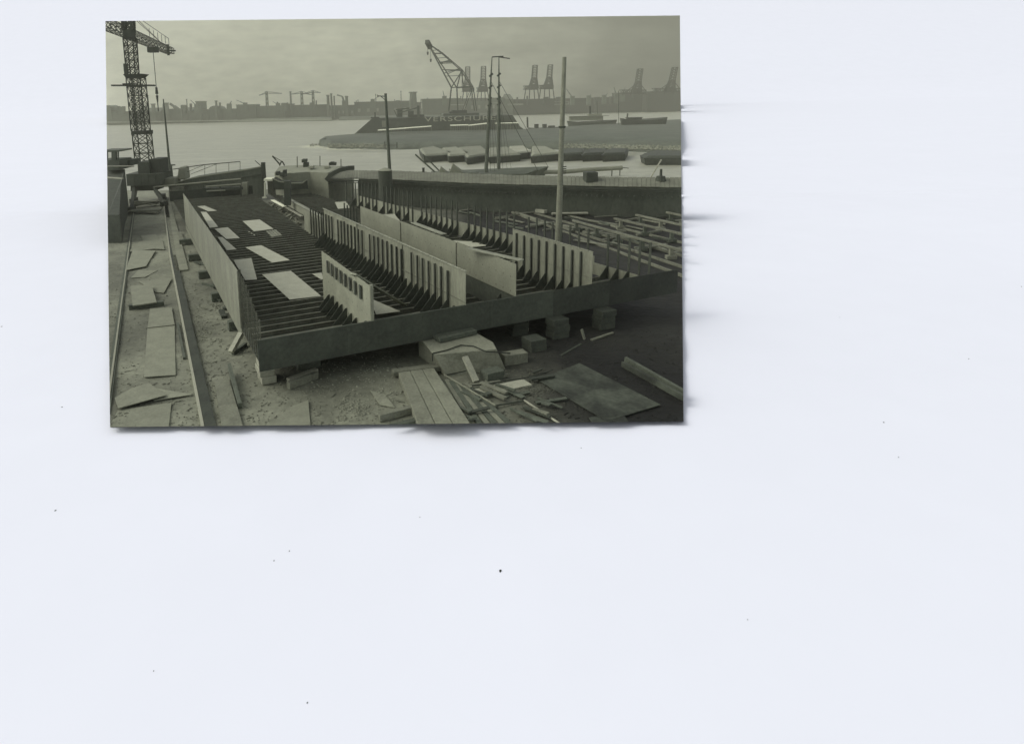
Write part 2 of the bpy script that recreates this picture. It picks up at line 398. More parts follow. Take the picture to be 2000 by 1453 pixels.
# ------------------------------------------------------------------ loose plates on the hull
def flat(name, px, z, th, m, label, cat, group=None, tilt=None, bevel=0):
    pts = [P(x, y, z if tilt is None else z+tilt[i]) for i, (x, y) in enumerate(px)]
    mb = MB(); mb.slab(pts, th); return build(name, mb, m, label=label, cat=cat, group=group, bevel=bevel)
GL = 'loose plates lying across the hull floors'
for px, lb in [
    ([(512, 536), (568, 529), (627, 578), (566, 585)], 'largest pale steel plate lying on the dark hull floor left of the short slotted bulkhead'),
    ([(479, 483), (510, 479), (566, 508), (532, 513)], 'pale rectangular plate lying slanted in the middle of the left hull floor'),
    ([(456, 508), (491, 504), (502, 546), (479, 547)], 'upright pale plate resting just inside the bare frames of the left side'),
    ([(474, 432), (507, 429), (534, 447), (496, 452)], 'pale plate on the hull floor nearest the bundle of timbers'),
    ([(419, 447), (445, 444), (468, 465), (442, 467)], 'greyer plate on the hull floor, between the slanted pale plate and the far small ones'),
    ([(385, 403), (400, 402), (424, 412), (407, 413)], 'farthest small plate on the left hull floor, near the moored boat'),
    ([(392, 414), (403, 414), (426, 443), (410, 445)], 'narrow plate beside the left side plating, second from the far end'),
    ([(425, 463), (434, 463), (462, 487), (443, 489)], 'narrow plate beside the left side plating, just beyond the upright one'),
    ([(719, 581), (782, 608), (735, 614)], 'triangular looking plate lying behind the end of the short slotted bulkhead'),
    ([(610, 535), (628, 533), (634, 545), (628, 546)], 'small plate tip poking out at the far end of the short slotted bulkhead'),
    ([(654, 395), (676, 394), (684, 406), (660, 408)], 'small plate lying in the far part of the right hull floor'),
    ([(886, 470), (925, 472), (952, 480), (905, 484)], 'thin plate lying behind the riveted bulkhead near its middle')]:
    flat('steel_plate', px, ZF+.03, .02, M_loose, lb, 'steel plate', GL)
flat('steel_plate', [(745, 419), (770, 418), (784, 435), (760, 433)], 3.0, .02, M_loose, 'plate leaning up behind the top edge of the riveted bulkhead', 'steel plate', GL, tilt=[.2, .2, -.2, -.2])
mb = MB(); mb.bar(P(690, 535, 3.5), P(790, 596, 1.15), .28, .07); build('plank', mb, M_plate, label='long plank leaning from the slotted bulkhead top down to the floor', cat='plank')
mb = MB(); mb.bar(P(903, 486, 3.45)+Vector((.25, .1, 0)), P(1008, 510, 3.45)+Vector((.25, .1, 0)), .3, .04); build('plank', mb, M_plate, label='flat strip lying along the near top edge of the riveted bulkhead', cat='plank')
mb = MB(); mb.bar(P(800, 436, 3.45)+Vector((.2, .1, 0)), P(860, 459, 3.45)+Vector((.2, .1, 0)), .3, .04); build('plank', mb, M_plate, label='pale strip lying along the middle top edge of the riveted bulkhead', cat='plank')
r_ = root('timber_bundle', P(535, 457, .95), 'small bundle of short timbers on the hull floor beside a pale plate', 'timber')
for i in range(4):
    mb = MB(); mb.bar(P(522+i*5, 453-i*.8, 1.03), P(534+i*5, 464-i*.8, 1.03), .16, .12); build('timber', mb, M_wood, parent=r_)
mb = MB(); mb.bar(P(483, 451, 1.0), P(500, 462, 1.0), .07, .07); build('iron_bar', mb, M_rail, label='short thin bar lying left of the plate beside the timber bundle', cat='bar')
# plank and clutter in the gap between the hull sections
mb = MB(); mb.bar(P(532, 391, 1.0), P(556, 404, 1.0), .35, .05); build('plank', mb, M_white, label='bright board lying at the far end of the gap in the hull', cat='plank')
mb = MB(); mb.bar(P(560, 406, 1.0), P(590, 423, 1.0), .25, .05); build('plank', mb, M_lwood, label='pale board on the edge of the gap, nearer than the bright board', cat='plank')
mb = MB()
for i in range(60):
    f = rnd.random(); x = 530+60*f+rnd.uniform(-14, 10); y = 402+48*f+rnd.uniform(-5, 5)
    p = P(x, y, .2); q = p+Vector((rnd.uniform(-.8, .8), rnd.uniform(-1, 1), rnd.uniform(-.1, .4))); mb.bar(p, q, rnd.uniform(.08, .3), rnd.uniform(.05, .2))
build('scrap_heap', mb, M_wood, label='scrap timber and offcuts heaped in the gap between hull sections', cat='scrap', kind='stuff')

# keel blocks
def block(px, lab, w=.9, dp=.6, h=.86, m=None, rz=.4, name='keel_block', cat='timber block', z=0, grp='timber blocks along the front of the hull'):
    c = P(*px, z); mb = MB(); cs, sn = math.cos(rz), math.sin(rz)
    nl = max(1, int(round(h/.33)))
    for k in range(nl):
        j = rnd.uniform(-.04, .04)
        pts = [(c.x+j+cs*a-sn*b, c.y+sn*a+cs*b) for a, b in ((-w/2, -dp/2), (w/2, -dp/2), (w/2, dp/2), (-w/2, dp/2))]
        mb.prism(pts, z+h*k/nl+.003*k, z+h*(k+1)/nl)
    return build(name, mb, m or M_wood, label=lab, cat=cat, group=grp, bevel=.02)
M_bk2 = mat('dark_plate', .042, var=.3, scale=.7, stain=.8)  # darker tone for the plates and lower beam at lower right
M_bk = mat('dark_block', .045, var=.3, scale=2)  # darker tone for the blocks under the right part of the front wall
block((520, 742), 'pale stacked timber block under the near left corner of the hull', w=.55, dp=.8, h=.86, m=M_lwood, rz=A24)
block((600, 715), 'dark timber block under the front wall, second from the left corner', m=M_dwood)
block((1043, 682), 'timber block standing right of the sloping concrete block, behind the long one', w=.75, dp=.7, m=M_bk, h=.5)
block((1004, 708), 'long timber block lying against the right flank of the sloping concrete block', w=1.0, dp=.45, h=.42, m=M_wood, rz=.3)
block((1089, 658), 'timber block under the front wall right of the thin stake', w=.8, dp=.6, m=M_bk)
block((1010, 652), 'timber block under the front wall directly behind the sloping concrete block', w=.8, dp=.6, m=M_bk)
block((1180, 640), 'timber block in the dark under the right end of the front wall', w=.8, dp=.6, m=M_bk)
for i, (u, lb) in enumerate([(5.5, 'nearest'), (10.5, 'second'), (15.5, 'third'), (20.5, 'fourth'), (26, 'farthest')]):
    c = W(u, .35, 0); mb = MB(); cs, sn = math.cos(A24), math.sin(A24)
    pts = [(c.x+cs*a-sn*b, c.y+sn*a+cs*b) for a, b in ((-.5, -.2), (.5, -.2), (.5, .2), (-.5, .2))]
    mb.prism(pts, 0, .44); build('keel_block', mb, M_dwood, label='dark crossing timber under the left side plating, %s from the near corner' % lb, cat='timber block', group='timbers under the left side', bevel=.02)

# ------------------------------------------------------------------ crane track on the left
def rail(name, lab, pts, m, wd, h, z=0, bed=None):
    r = root(name, P(*pts[0], 0), lab, 'rail')
    mb = MB()
    for a, b in zip(pts[:-1], pts[1:]): mb.bar(P(*a, z+h/2), P(*b, z+h/2), wd, h)
    build('rail_head', mb, m, parent=r)
    if bed:
        mb = MB()
        for a, b in zip(pts[:-1], pts[1:]):
            o1 = Vector((bed[2], 0, 0)); mb.bar(P(*a, bed[1]/2)+o1, P(*b, bed[1]/2)+o1, bed[0], bed[1])
        build('track_beam', mb, bed[3], parent=r)
    return r
rail('crane_rail', 'right hand crane rail with a dark bedding beam, running up to the tower crane', [(399, 850), (332, 500), (318, 385)], M_rail, .09, .13, bed=(.34, .12, .24, M_dark))
rail('crane_rail', 'thin left hand crane rail beside the loose plates', [(203, 850), (262, 410)], M_rail, .07, .13, bed=(.25, .09, -.02, M_dwood))
mb = MB(); mb.bar(P(322, 378, .04), P(356, 530, .04), .75, .16); build('kerb', mb, M_conc, label='pale concrete kerb strip beyond the right hand crane rail', cat='kerb')
GG = 'scrap plates lying between the crane rails'
for px, z, lb in [
    ([(293, 603), (335, 600), (341, 634), (288, 640)], .10, 'short plate overlapping the head of the long plate between the rails'),
    ([(288, 640), (341, 636), (343, 732), (281, 736)], .06, 'longest plate lying lengthwise between the crane rails'),
    ([(255, 558), (296, 556), (306, 590), (259, 597)], .28, 'square plate propped on a dark timber between the rails'),
    ([(270, 549), (336, 543), (320, 572), (303, 570)], .08, 'wedge shaped plate right of the propped square plate'),
    ([(255, 543), (270, 528), (308, 528), (284, 541)], .08, 'lozenge shaped plate above the propped square plate'),
    ([(245, 528), (259, 489), (304, 489), (285, 520)], .12, 'slanting plate tilted against the left rail'),
    ([(250, 492), (274, 471), (317, 469), (322, 487), (302, 486)], .09, 'five cornered plate beyond the slanting plate'),
    ([(274, 460), (305, 458), (309, 470), (280, 471)], .06, 'farthest small plate between the rails before the crane'),
    ([(224, 777), (258, 757), (291, 748), (325, 771), (231, 797)], .16, 'ragged offcut plate with a cut corner at the near end of the track'),
    ([(300, 757), (376, 770), (300, 782)], .07, 'pointed offcut lying under the ragged offcut plate'),
    ([(230, 801), (335, 786), (328, 845), (205, 850)], .05, 'dark plate at the very front between the rails')]:
    flat('scrap_plate', px, z, .025 if z < .2 else .06, M_gplate, lb, 'steel plate', GG)
mb = MB(); mb.tube(P(283, 764, .18), P(300, 745, .18), .32, n=12)
mb = MB(); mb.bar(P(252, 600, .12), P(320, 592, .12), .3, .24); build('timber_beam', mb, M_dwood, label='dark timber under the near edge of the propped square plate', cat='timber')
mb = MB(); mb.bar(P(347, 632, .05), P(360, 700, .05), .1, .1); build('timber_beam', mb, M_dwood, label='thin batten lying against the right hand crane rail', cat='timber')
mb = MB(); mb.bar(P(350, 455, .1), P(358, 478, .1), .3, .2); build('timber_beam', mb, M_wood, label='short log lying between the kerb and the hull', cat='timber')
# edge timbers by the slip
mb = MB(); mb.slab([P(418, 742, .12), P(446, 736, .12), P(480, 850, .12), P(436, 850, .12)], .1); build('plank', mb, M_wood, label='wide plank lying along the slip edge at the front', cat='plank')
mb = MB(); mb.bar(P(448, 716, .3), P(469, 795, .06), .12, .3); build('timber_beam', mb, M_dwood, label='dark edge beam right of the wide slip plank', cat='timber')
mb = MB(); mb.bar(P(451, 688, .15), P(471, 651, .75), .22, .16); build('timber_strut', mb, M_lwood, label='pale strut leaning up to the left side frames near the corner', cat='timber')
mb = MB(); mb.bar(P(455, 690, .1), P(480, 672, .1), .14, .14); build('timber_beam', mb, M_dwood, label='short dark timber at the foot of the pale strut', cat='timber')
r_ = root('timber_stack', P(592, 748, 0), 'two pale edged beams lying together in front of the hull corner', 'timber')
for i in range(2):
    mb = MB(); mb.bar(P(563, 746+i*7, .14), P(619, 725+i*7, .14), .2, .26); build('beam', mb, M_wood if i else M_lwood, parent=r_, bevel=.01)
flat('ground_plate', [(505, 850), (565, 795), (602, 781), (608, 850)], .07, .03, M_gplate, 'pale riveted plate lying at the bottom edge left of the planked block', 'steel plate')
flat('ground_plate', [(723, 762), (742, 790), (772, 796), (752, 770)], .06, .03, M_conc, 'small flat slab lying left of the planked block', 'slab')
mb = MB(); mb.bar(P(740, 815, .12), P(802, 800, .12), .22, .24); build('timber_beam', mb, M_wood, label='squared beam end running under the planked block', cat='timber', bevel=.01)
mb = MB(); mb.bar(P(760, 836, .08), P(815, 822, .08), .2, .16); build('timber_beam', mb, M_dwood, label='dark lower beam at the bottom edge beside the planked block', cat='timber', bevel=.01)
GX = 'offcuts lying between the kerb and the left side plating'
for i in range(22):
    f = rnd.random(); x = 372+75*f+rnd.uniform(-10, 8); y = 440+190*f+rnd.uniform(-8, 12)
    p = P(x, y, .07); a = rnd.choice([.2, .4, 1.2, 2.0, 2.6]); L = rnd.uniform(.3, 1.1)
    mb = MB(); mb.bar(p, p+Vector((math.cos(a)*L, math.sin(a)*L, rnd.uniform(0, .15))), rnd.uniform(.1, .3), rnd.uniform(.06, .15))
    build('offcut', mb, rnd.choice([M_wood, M_dwood, M_dark]), label='dark offcut lying on the earth between the kerb and the left side plating', cat='offcut', group=GX)
mb = MB()
for i in range(480):
    r0 = rnd.random()
    x, y = (rnd.uniform(215, 1335), rnd.uniform(700, 838)) if r0 < .45 else ((rnd.uniform(890, 1335), rnd.uniform(395, 480)) if r0 < .8 else (rnd.uniform(370, 450)+(rnd.uniform(-5, 5)), rnd.uniform(430, 760)))
    p = P(x, y, 0); p.z = gz(p.x, p.y)+.015; a = rnd.random()*3.14; L = rnd.uniform(.06, .3)
    mb.bar(p, p+Vector((math.cos(a)*L, math.sin(a)*L, rnd.uniform(-.01, .03))), rnd.uniform(.015, .05), .02)
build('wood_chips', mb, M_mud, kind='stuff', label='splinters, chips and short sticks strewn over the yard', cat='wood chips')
for i in range(26):
    x, y = rnd.uniform(860, 1060), rnd.uniform(725, 835)
    p = P(x, y, .05+rnd.random()*.1); a = rnd.choice([-.95, -.9, -.8, .2, .3]); L = rnd.uniform(.3, 1.3)
    mb = MB(); mb.bar(p, p+Vector((math.cos(a)*L, math.sin(a)*L, rnd.uniform(-.02, .1))), rnd.uniform(.06, .2), rnd.uniform(.03, .09))
    build('broken_board', mb, rnd.choice([M_dwood, M_chip, M_dwood, M_dark]), label='broken board in the jumble between the planked block and the large dark plate', cat='board', group='broken boards jumbled in the right foreground')
# planked block
zt = .28
r_ = root('planked_block', P(845, 790, 0), 'heavy timber balk of three wide planks running out of the bottom edge', 'timber block')
L0, R0, L1, R1 = P(778, 727, zt), P(848, 718, zt), P(832, 870, zt), P(948, 870, zt)
for i in range(3):
    f0, f1 = i/3+.004, (i+1)/3-.008
    mb = MB(); mb.slab([L0.lerp(R0, f0), L0.lerp(R0, f1), L1.lerp(R1, f1), L1.lerp(R1, f0)], zt-.02-.015*i); build('plank', mb, M_conc, parent=r_, bevel=.02)
mb = MB(); mb.bar(P(766, 728, .2), P(868, 716, .2), .3, .2); build('cross_timber', mb, M_wood, parent=r_, bevel=.03)
# sloping concrete block
r_ = root('concrete_block', P(900, 700, 0), 'big pale concrete block with a sloping front and a rope across it', 'concrete block')
zt = .85
T = [P(817, 656, zt), P(895, 641, zt), P(914, 640, zt), P(963, 668, zt), P(970, 682, zt), P(846, 692, zt)]
B = [Vector((p.x, p.y, 0)) for p in T]
B[5] = P(874, 738, 0); B[4] = P(988, 722, 0); B[3] = Vector((B[3].x+.25, B[3].y, 0))
mb = MB(); mb.hexa(B, T); build('block', mb, M_conc, parent=r_, bevel=.03)
rp = [(845, 705, .6), (845, 690, .88), (872, 684, .89), (900, 674, .89), (925, 676, .89), (950, 687, .89), (972, 688, .8), (1000, 690, .35), (1030, 688, .1)]
mb = MB(); mb.path([P(x, y, z) for x, y, z in rp], .022); build('rope', mb, M_rope, label='dark rope draped over the top edge of the sloping concrete block', cat='rope')
mb = MB(); mb.bar(P(908, 697, .75), P(930, 745, .12), .22, .1); build('plank', mb, M_lwood, label='short plank leaning on the sloping face of the concrete block', cat='plank')
mb = MB(); mb.bar(P(852, 662, .96), P(925, 645, .96), .5, .18); build('timber_beam', mb, M_dwood, label='dark timber lying on top of the sloping concrete block', cat='timber', bevel=.02)
mb = MB(); mb.bar(P(945, 735, .18), P(978, 727, .18), .5, .34); build('timber_beam', mb, M_dwood, label='dark short balk at the foot of the sloping concrete block', cat='timber', bevel=.02)
for px, lb, m in [([(918, 762), (1022, 740), (1039, 751), (938, 772)], 'wider pale board lying in front of the sloping concrete block', M_lwood), ([(905, 752), (975, 742), (985, 747), (915, 758)], 'narrower board just behind the wide pale one', M_wood)]:
    flat('board', px, .09, .06, m, lb, 'board')
mb = MB(); mb.path([P(x, y, .12) for x, y in ((918, 753), (950, 750), (985, 744), (1020, 739), (1050, 733), (1080, 722))], .022); build('cable', mb, M_rope, label='dark cable lying across the ground in front of the concrete block', cat='cable')
mb = MB(); mb.tube(P(868, 732, .12), P(968, 792, .12), .035); build('pipe', mb, M_wood, label='thin pipe running from the planked block to the right', cat='pipe')
mb = MB(); mb.path([P(968, 792, .08), P(1022, 783, .08)], .03); build('pipe', mb, M_dark, label='short dark pipe joining the two thin pale pipes', cat='pipe')
mb = MB(); mb.tube(P(1024, 782, .08), P(1110, 838, .08), .035); build('pipe', mb, M_lwood, label='thin pale pipe leaving the bottom edge right of centre', cat='pipe')
r_ = root('board_stack', P(910, 800, 0), 'dark boards lying side by side right of the planked block', 'boards')
for i in range(6):
    mb = MB(); mb.bar(P(872+i*9, 742+i*3, .05+.02*(i % 2)), P(935+i*17, 850, .05+.02*(i % 2)), .17, .05); build('board', mb, M_dwood if i % 2 else M_wood, parent=r_)
flat('ground_plate', [(1050, 741), (1132, 709), (1290, 790), (1185, 822)], .06, .03, M_bk2, 'large dark plate on the ground at lower right', 'steel plate')
flat('ground_plate', [(1150, 815), (1215, 805), (1240, 840), (1170, 845)], .05, .03, M_bk2, 'dark plate at the bottom edge beside the large dark plate', 'steel plate')
for i, lb in enumerate(('upper', 'lower')):
    mb = MB(); mb.bar(P(1222-i*6, 702+i*9, .14), P(1350, 775+i*10, .14), .12, .2); build('timber_beam', mb, M_bk2 if i else M_dwood, label='%s of two long beams running out at the lower right edge' % lb, cat='timber')
mb = MB(); mb.bar(P(1031, 648, 0), P(1032, 618, .7), .06, .06); build('stake', mb, M_lwood, label='thin pale stake in the dark under the front wall', cat='stake')
mb = MB(); mb.bar(P(1142, 664, 0), P(1136, 643, .45), .16, .06); build('stake', mb, M_wood, label='short flat post standing in front of the right keel blocks', cat='stake')
mb = MB(); mb.bar(P(1095, 695, .03), P(1135, 672, .06), .08, .06); build('stick', mb, M_dark, label='crooked dark stick lying beside the short flat post', cat='stick')
mb = MB(); mb.bar(P(1155, 664, .05), P(1197, 650, .05), .1, .06); build('stick', mb, M_wood, label='pale lath lying right of the short flat post', cat='stick')
# small rubble over the yard
mb = MB()
def pebble(p, s):
    k = len(mb.v); pts = [(1, 0, 0), (-1, 0, 0), (0, 1, 0), (0, -1, 0), (0, 0, .7), (0, 0, -.6)]
    a = rnd.random()*3
    for q in pts:
        v = Vector((q[0]*rnd.uniform(.6, 1.2), q[1]*rnd.uniform(.5, 1.1), q[2]*rnd.uniform(.5, 1)))*s
        v.rotate(Matrix.Rotation(a, 3, 'Z')); mb.v.append(p+v)
    for f in ((0, 2, 4), (2, 1, 4), (1, 3, 4), (3, 0, 4), (2, 0, 5), (1, 2, 5), (3, 1, 5), (0, 3, 5)): mb.f.append(tuple(i+k for i in f))
for i in range(5200):
    y = 640+200*rnd.random()**.8 if rnd.random() < .7 else rnd.uniform(395, 640)
    x = rnd.uniform(210, 1335) if y > 640 else (rnd.uniform(350, 455) if rnd.random() < .6 else rnd.uniform(215, 340))
    p = P(x, y, 0); p.z = gz(p.x, p.y)+.01; pebble(p, rnd.uniform(.015, .05)*(2.0 if rnd.random() < .05 else 1))
for i in range(500):
    a, b = rnd.choice([(388, 650), (405, 655), (1060, 755), (1030, 760), (700, 800), (680, 790), (1045, 730), (420, 600), (750, 775)]); 
    p = P(a+rnd.gauss(0, 13), b+rnd.gauss(0, 8), 0); p.z = gz(p.x, p.y)+.01; pebble(p, rnd.uniform(.03, .08))
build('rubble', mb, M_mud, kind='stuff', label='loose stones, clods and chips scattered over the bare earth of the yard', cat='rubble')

# ------------------------------------------------------------------ yard beyond the hull, right
M_beam = mat('grey_beam', .12, var=.3, scale=1)
GB = 'raised timber launching beams at the right'
for a, b, z, lb, feet in [((1119, 431), (1345, 493), .75, 'nearest raised timber beam, running to the right edge', (0.04, .25, .45, .66, .88)), ((1200, 427), (1345, 460), .75, 'second raised timber beam from the front', (0.1, .45, .8)),
                          ((1242, 420), (1345, 443), .75, 'third raised timber beam, bright and short', (0.1, .5, .9)), ((1302, 415), (1345, 424), .75, 'farthest raised timber beam at the right edge', (0.2, .8))]:
    r_ = root('raised_beam', P(*a, 0), lb, 'timber beam', GB)
    p, q = P(*a, z), P(*b, z)
    mb = MB(); mb.bar(p, q, .2, .15); build('beam', mb, M_beam, parent=r_, bevel=.02)
    for f in feet:
        c = p.lerp(q, f); mb = MB(); mb.box(c.x-.3, c.x+.3, c.y-.2, c.y+.2, 0, .26); mb.box(c.x-.11, c.x+.11, c.y-.12, c.y+.12, .262, z-.087); build('support', mb, M_wood if rnd.random() < .3 else M_dwood, parent=r_)
for i, (a, b, lb) in enumerate([((922, 387), (1350, 527), 'long straight rail running behind the outer frames to the right edge'), ((960, 392), (1350, 505), 'second thin rail beyond the long straight one'), ((1000, 415), (1350, 545), 'thin rail just behind the outer hull frames'), ((1010, 398), (1350, 478), 'third thin rail, lying under the raised timber beams')]):
    mb = MB(); mb.bar(P(*a, .08), P(*b, .08), .12, .16); build('slip_rail', mb, M_beam, label=lb, cat='rail')
GS = 'scrap timbers scattered behind the outer frames'
for i in range(64):
    x = rnd.uniform(880, 1330); y = 388+(x-880)*.09+rnd.uniform(0, 30+(x-880)*.12)
    p = P(x, y, .12); a = rnd.choice([.4, .45, 1.9, 2.0, 2.3, .2]); L = rnd.uniform(.8, 3.2)
    mb = MB(); mb.bar(p, p+Vector((math.cos(a)*L, math.sin(a)*L, rnd.uniform(-.02, .12))), rnd.uniform(.08, .3), rnd.uniform(.06, .16))
    build('scrap_timber', mb, rnd.choice([M_beam, M_beam, M_dwood, M_wood, M_dark]), label='scrap timber lying loose on the ground behind the outer hull frames', cat='timber', group=GS, bevel=.01)
flat('scrap_plate', [(870, 388), (930, 383), (1030, 385), (1048, 398), (985, 402), (900, 396)], .35, .08, M_wood, 'low timber platform against the long planked barge', 'platform')
mb = MB(); mb.bar(P(1042, 410, .3), P(1066, 414, .3), .4, .3); build('crate', mb, M_lwood, label='pale boxed timber lying left of the tall right pole', cat='timber', bevel=.02)
r_ = root('timber_stack', P(1110, 421, 0), 'low stack of long boards right of the tall pole', 'timber')
for i in range(3):
    mb = MB(); mb.bar(P(1078, 420-i*1.5, .1+.12*i), P(1148, 419-i*1.5, .1+.12*i), .5-.1*i, .1); build('board', mb, (M_dwood, M_wood, M_lwood)[i], parent=r_)

# ------------------------------------------------------------------ poles
mb = MB(); b = P(1090, 474, 0); t = at(1102.5, 112, b.y); mb.tube(b, t, .23, .135, n=14)
r_ = root('timber_pole', b, 'tall thick bare timber pole standing behind the plated bulkhead on the right', 'pole')
build('pole', mb, M_wood, parent=r_, smooth=False)
mb = MB(); c = b.lerp(t, .47)
for k in range(4): mb.tube(b.lerp(t, .385+.012*k)+Vector((.05, -.1, 0)), b.lerp(t, .385+.012*k)+Vector((.35, -.2, .03)), .035)
build('step_iron', mb, M_dark, parent=r_)
mb = MB(); mb.tube(b.lerp(t, .63), b.lerp(t, .64), .25, n=12); build('band', mb, M_dark, parent=r_)
b = P(765, 407, 0); t = at(753, 183, b.y)
r_ = root('lamp_pole', b, 'slim wooden pole with a small bracket on top beside the round tank', 'pole')
mb = MB(); mb.tube(b, t, .19, .12, n=10); build('pole', mb, M_dwood, parent=r_)
mb = MB(); a = b.lerp(t, .975); q = a+Vector((-.75, 0, .05)); mb.bar(a, q, .08); mb.bar(b.lerp(t, .94), a+Vector((-.45, 0, 0)), .06); mb.bar(q+Vector((0, 0, -.1)), q+Vector((0, 0, .12)), .07)
build('bracket', mb, M_dark, parent=r_)
b = P(336, 375, 0); t = at(319, 194, b.y)
r_ = root('wooden_pole', b, 'leaning slender pole with thicker foot right of the tower crane', 'pole')
mb = MB(); mb.tube(b.lerp(t, .28), t, .16, .07); build('pole', mb, M_dwood, parent=r_)
mb = MB(); mb.tube(b, b.lerp(t, .3), .38, .3); mb.bar(b.lerp(t, .29), b.lerp(t, .29)+Vector((.7, 0, .05)), .15); build('foot_post', mb, M_dwood, parent=r_)

# ------------------------------------------------------------------ tower crane
YC = 70.
r_ = root('tower_crane', P(280, 402, 0), 'dark lattice tower crane on a portal astride the rails at the left', 'crane')
def q4(xl, xr, y, Y=YC, dpt=1.5):
    a, b = at(xl, y, Y), at(xr, y, Y); z = (a.z+b.z)/2
    return [Vector((a.x, Y, z)), Vector((b.x, Y, z)), Vector((b.x, Y+dpt, z)), Vector((a.x, Y+dpt, z))]
mb = MB(); mb.lattice(q4(264, 292, 320), q4(258, 286, 262), 3, .10); build('lower_mast', mb, M_crane, parent=r_)
mb = MB(); mb.hexa(q4(256, 287, 263.5, dpt=1.8), q4(256, 287, 256, dpt=1.8)); build('lower_collar', mb, M_crane, parent=r_)
mb = MB(); mb.lattice(q4(256, 284, 256), q4(246, 274, 152), 6, .09)
mb.lattice(q4(263, 277, 256, YC+.3, .9), q4(253, 267, 152, YC+.3, .9), 7, .065); build('middle_mast', mb, M_crane, parent=r_)
mb = MB(); mb.hexa(q4(246, 272, 153, YC, 1.5), q4(240, 277, 145, YC-.3, 2.1)); build('upper_collar', mb, M_crane, parent=r_)
mb = MB(); a, b = at(219, 167.5, YC-.2), at(302, 167.5, YC-.2); mb.bar(a, b, .6, .16); mb.bar(a+Vector((1.2, 0, .12)), a+Vector((2.4, 0, .12)), .5, .12); build('platform', mb, M_crane, parent=r_)
mb = MB(); mb.lattice(q4(247, 264, 146, YC, 1.1), q4(240, 259, 74, YC, 1.1), 5, .10); build('upper_mast', mb, M_crane, parent=r_)
mb = MB(); mb.bar(at(247, 146, YC), at(245, 125, YC), .35, .35); build('ladder_box', mb, M_crane, parent=r_)
mb = MB(); mb.hexa(q4(240, 257, 76, YC, 1.2), q4(240, 256, 58, YC, 1.2)); build('slewing_head', mb, M_crane, parent=r_)
mb = MB(); mb.lattice(q4(239, 256, 60, YC, 1.), q4(238, 255, 30, YC, 1.), 2, .17); build('head_frame', mb, M_crane, parent=r_)
ZJ = at(250, 62, YC).z
def jp(x, y): return P(x, y, ZJ)
c0, c1 = jp(195, 52), jp(333, 106)
dj = (c1-c0).normalized(); sj = Vector((-dj.y, dj.x, 0))
sj = Vector((dj.y, -dj.x, 0))*.55
mb = MB(); up0, up1 = Vector((0, 0, .95)), Vector((0, 0, .8))
mb.lattice([c0-sj, c0+sj, c0+sj+up0, c0-sj+up0], [c1-sj, c1+sj, c1+sj+up1, c1-sj+up1], 18, .07); build('jib', mb, M_crane, parent=r_)
mb = MB()
for f in (.55, .62, .69, .76, .83, .9): mb.bar(c0.lerp(c1, f)+up0+sj, c0.lerp(c1, f)+up0+sj+Vector((0, 0, 1)), .05)
mb.bar(c0.lerp(c1, .42)+up0+sj+Vector((0, 0, 1.6)), c0.lerp(c1, .9)+up0+sj+Vector((0, 0, .95)), .05)
build('handrail', mb, M_crane, parent=r_)
mb = MB()
for s_ in (-1, 1):
    mb.tube(at(252+s_*3, 25, YC), c0.lerp(c1, .85)+up0, .035, n=5)
build('tie_rod', mb, M_crane, parent=r_)
mb = MB(); mb.bar(c1+Vector((-.3, 0, -.2)), c1+Vector((-.3, 0, 1.4)), .3); mb.bar(c1+Vector((-.6, -.6, .5)), c1+Vector((.6, .6, .5)), .2); build('jib_head', mb, M_crane, parent=r_)
tr = c0.lerp(c1, .66)
mb = MB(); mb.box(tr.x-.6, tr.x+.6, tr.y-.5, tr.y+.5, tr.z-.7, tr.z-.05); build('trolley', mb, M_crane, parent=r_)
hk = Vector((tr.x, tr.y, at(312, 218, tr.y).z))
mb = MB(); mb.tube(tr, hk, .045, n=5); build('hoist_rope', mb, M_crane, parent=r_)
mb = MB(); mid = tr.lerp(hk, .62); mb.tube(mid, mid+Vector((0, 0, -.9)), .14, .2); mb.tube(mid+Vector((0, 0, -1.1)), mid+Vector((0, 0, -2.0)), .18, .08); mb.bar(hk, hk+Vector((0, 0, 2.5)), .10); build('hook_block', mb, M_crane, parent=r_)
mb = MB(); mb.hexa(q4(270, 294, 344, YC-.8, 2.2), q4(268, 290, 317, YC-.8, 2.6)); build('cabin', mb, M_steel, parent=r_, bevel=.03)
mb = MB(); mb.hexa(q4(294.5, 314, 342, YC-.4, 2.6), q4(292, 312, 311, YC-.4, 2.6)); build('winch_house', mb, M_crane, parent=r_, bevel=.03)
mb = MB(); mb.hexa(q4(248, 315, 363, YC-1.2, 3.6), q4(246, 313, 340, YC-1.2, 3.6))
for k in range(4):
    a = at(262+k*14, 362, YC-1.22); b = at(261+k*14, 341, YC-1.22); mb.bar(a, b, .05)
build('machine_deck', mb, M_steel, parent=r_)
mb = MB(); mb.hexa(q4(255, 305, 373, YC-.6, 2.4), q4(255, 305, 363.3, YC-.6, 2.4)); build('slew_ring', mb, M_crane, parent=r_)
for k, (fx, fy, tx) in enumerate([(257, 416, 262), (321, 404, 300), (262, 398, 266), (317, 390, 298)]):
    g = P(fx, fy, 0); top = at(tx, 366, YC-.6+(2 if k > 1 else 0)); mb = MB(); mb.bar(g+Vector((0, 0, .3)), top, .3); build('portal_leg', mb, M_crane, parent=r_)
    lg = bpy.data.objects[col.objects[-1].name]; mb = MB(); mb.box(g.x-.2, g.x+.2, g.y-.7, g.y+.7, .13, .6); build('bogie', mb, M_crane, parent=lg)
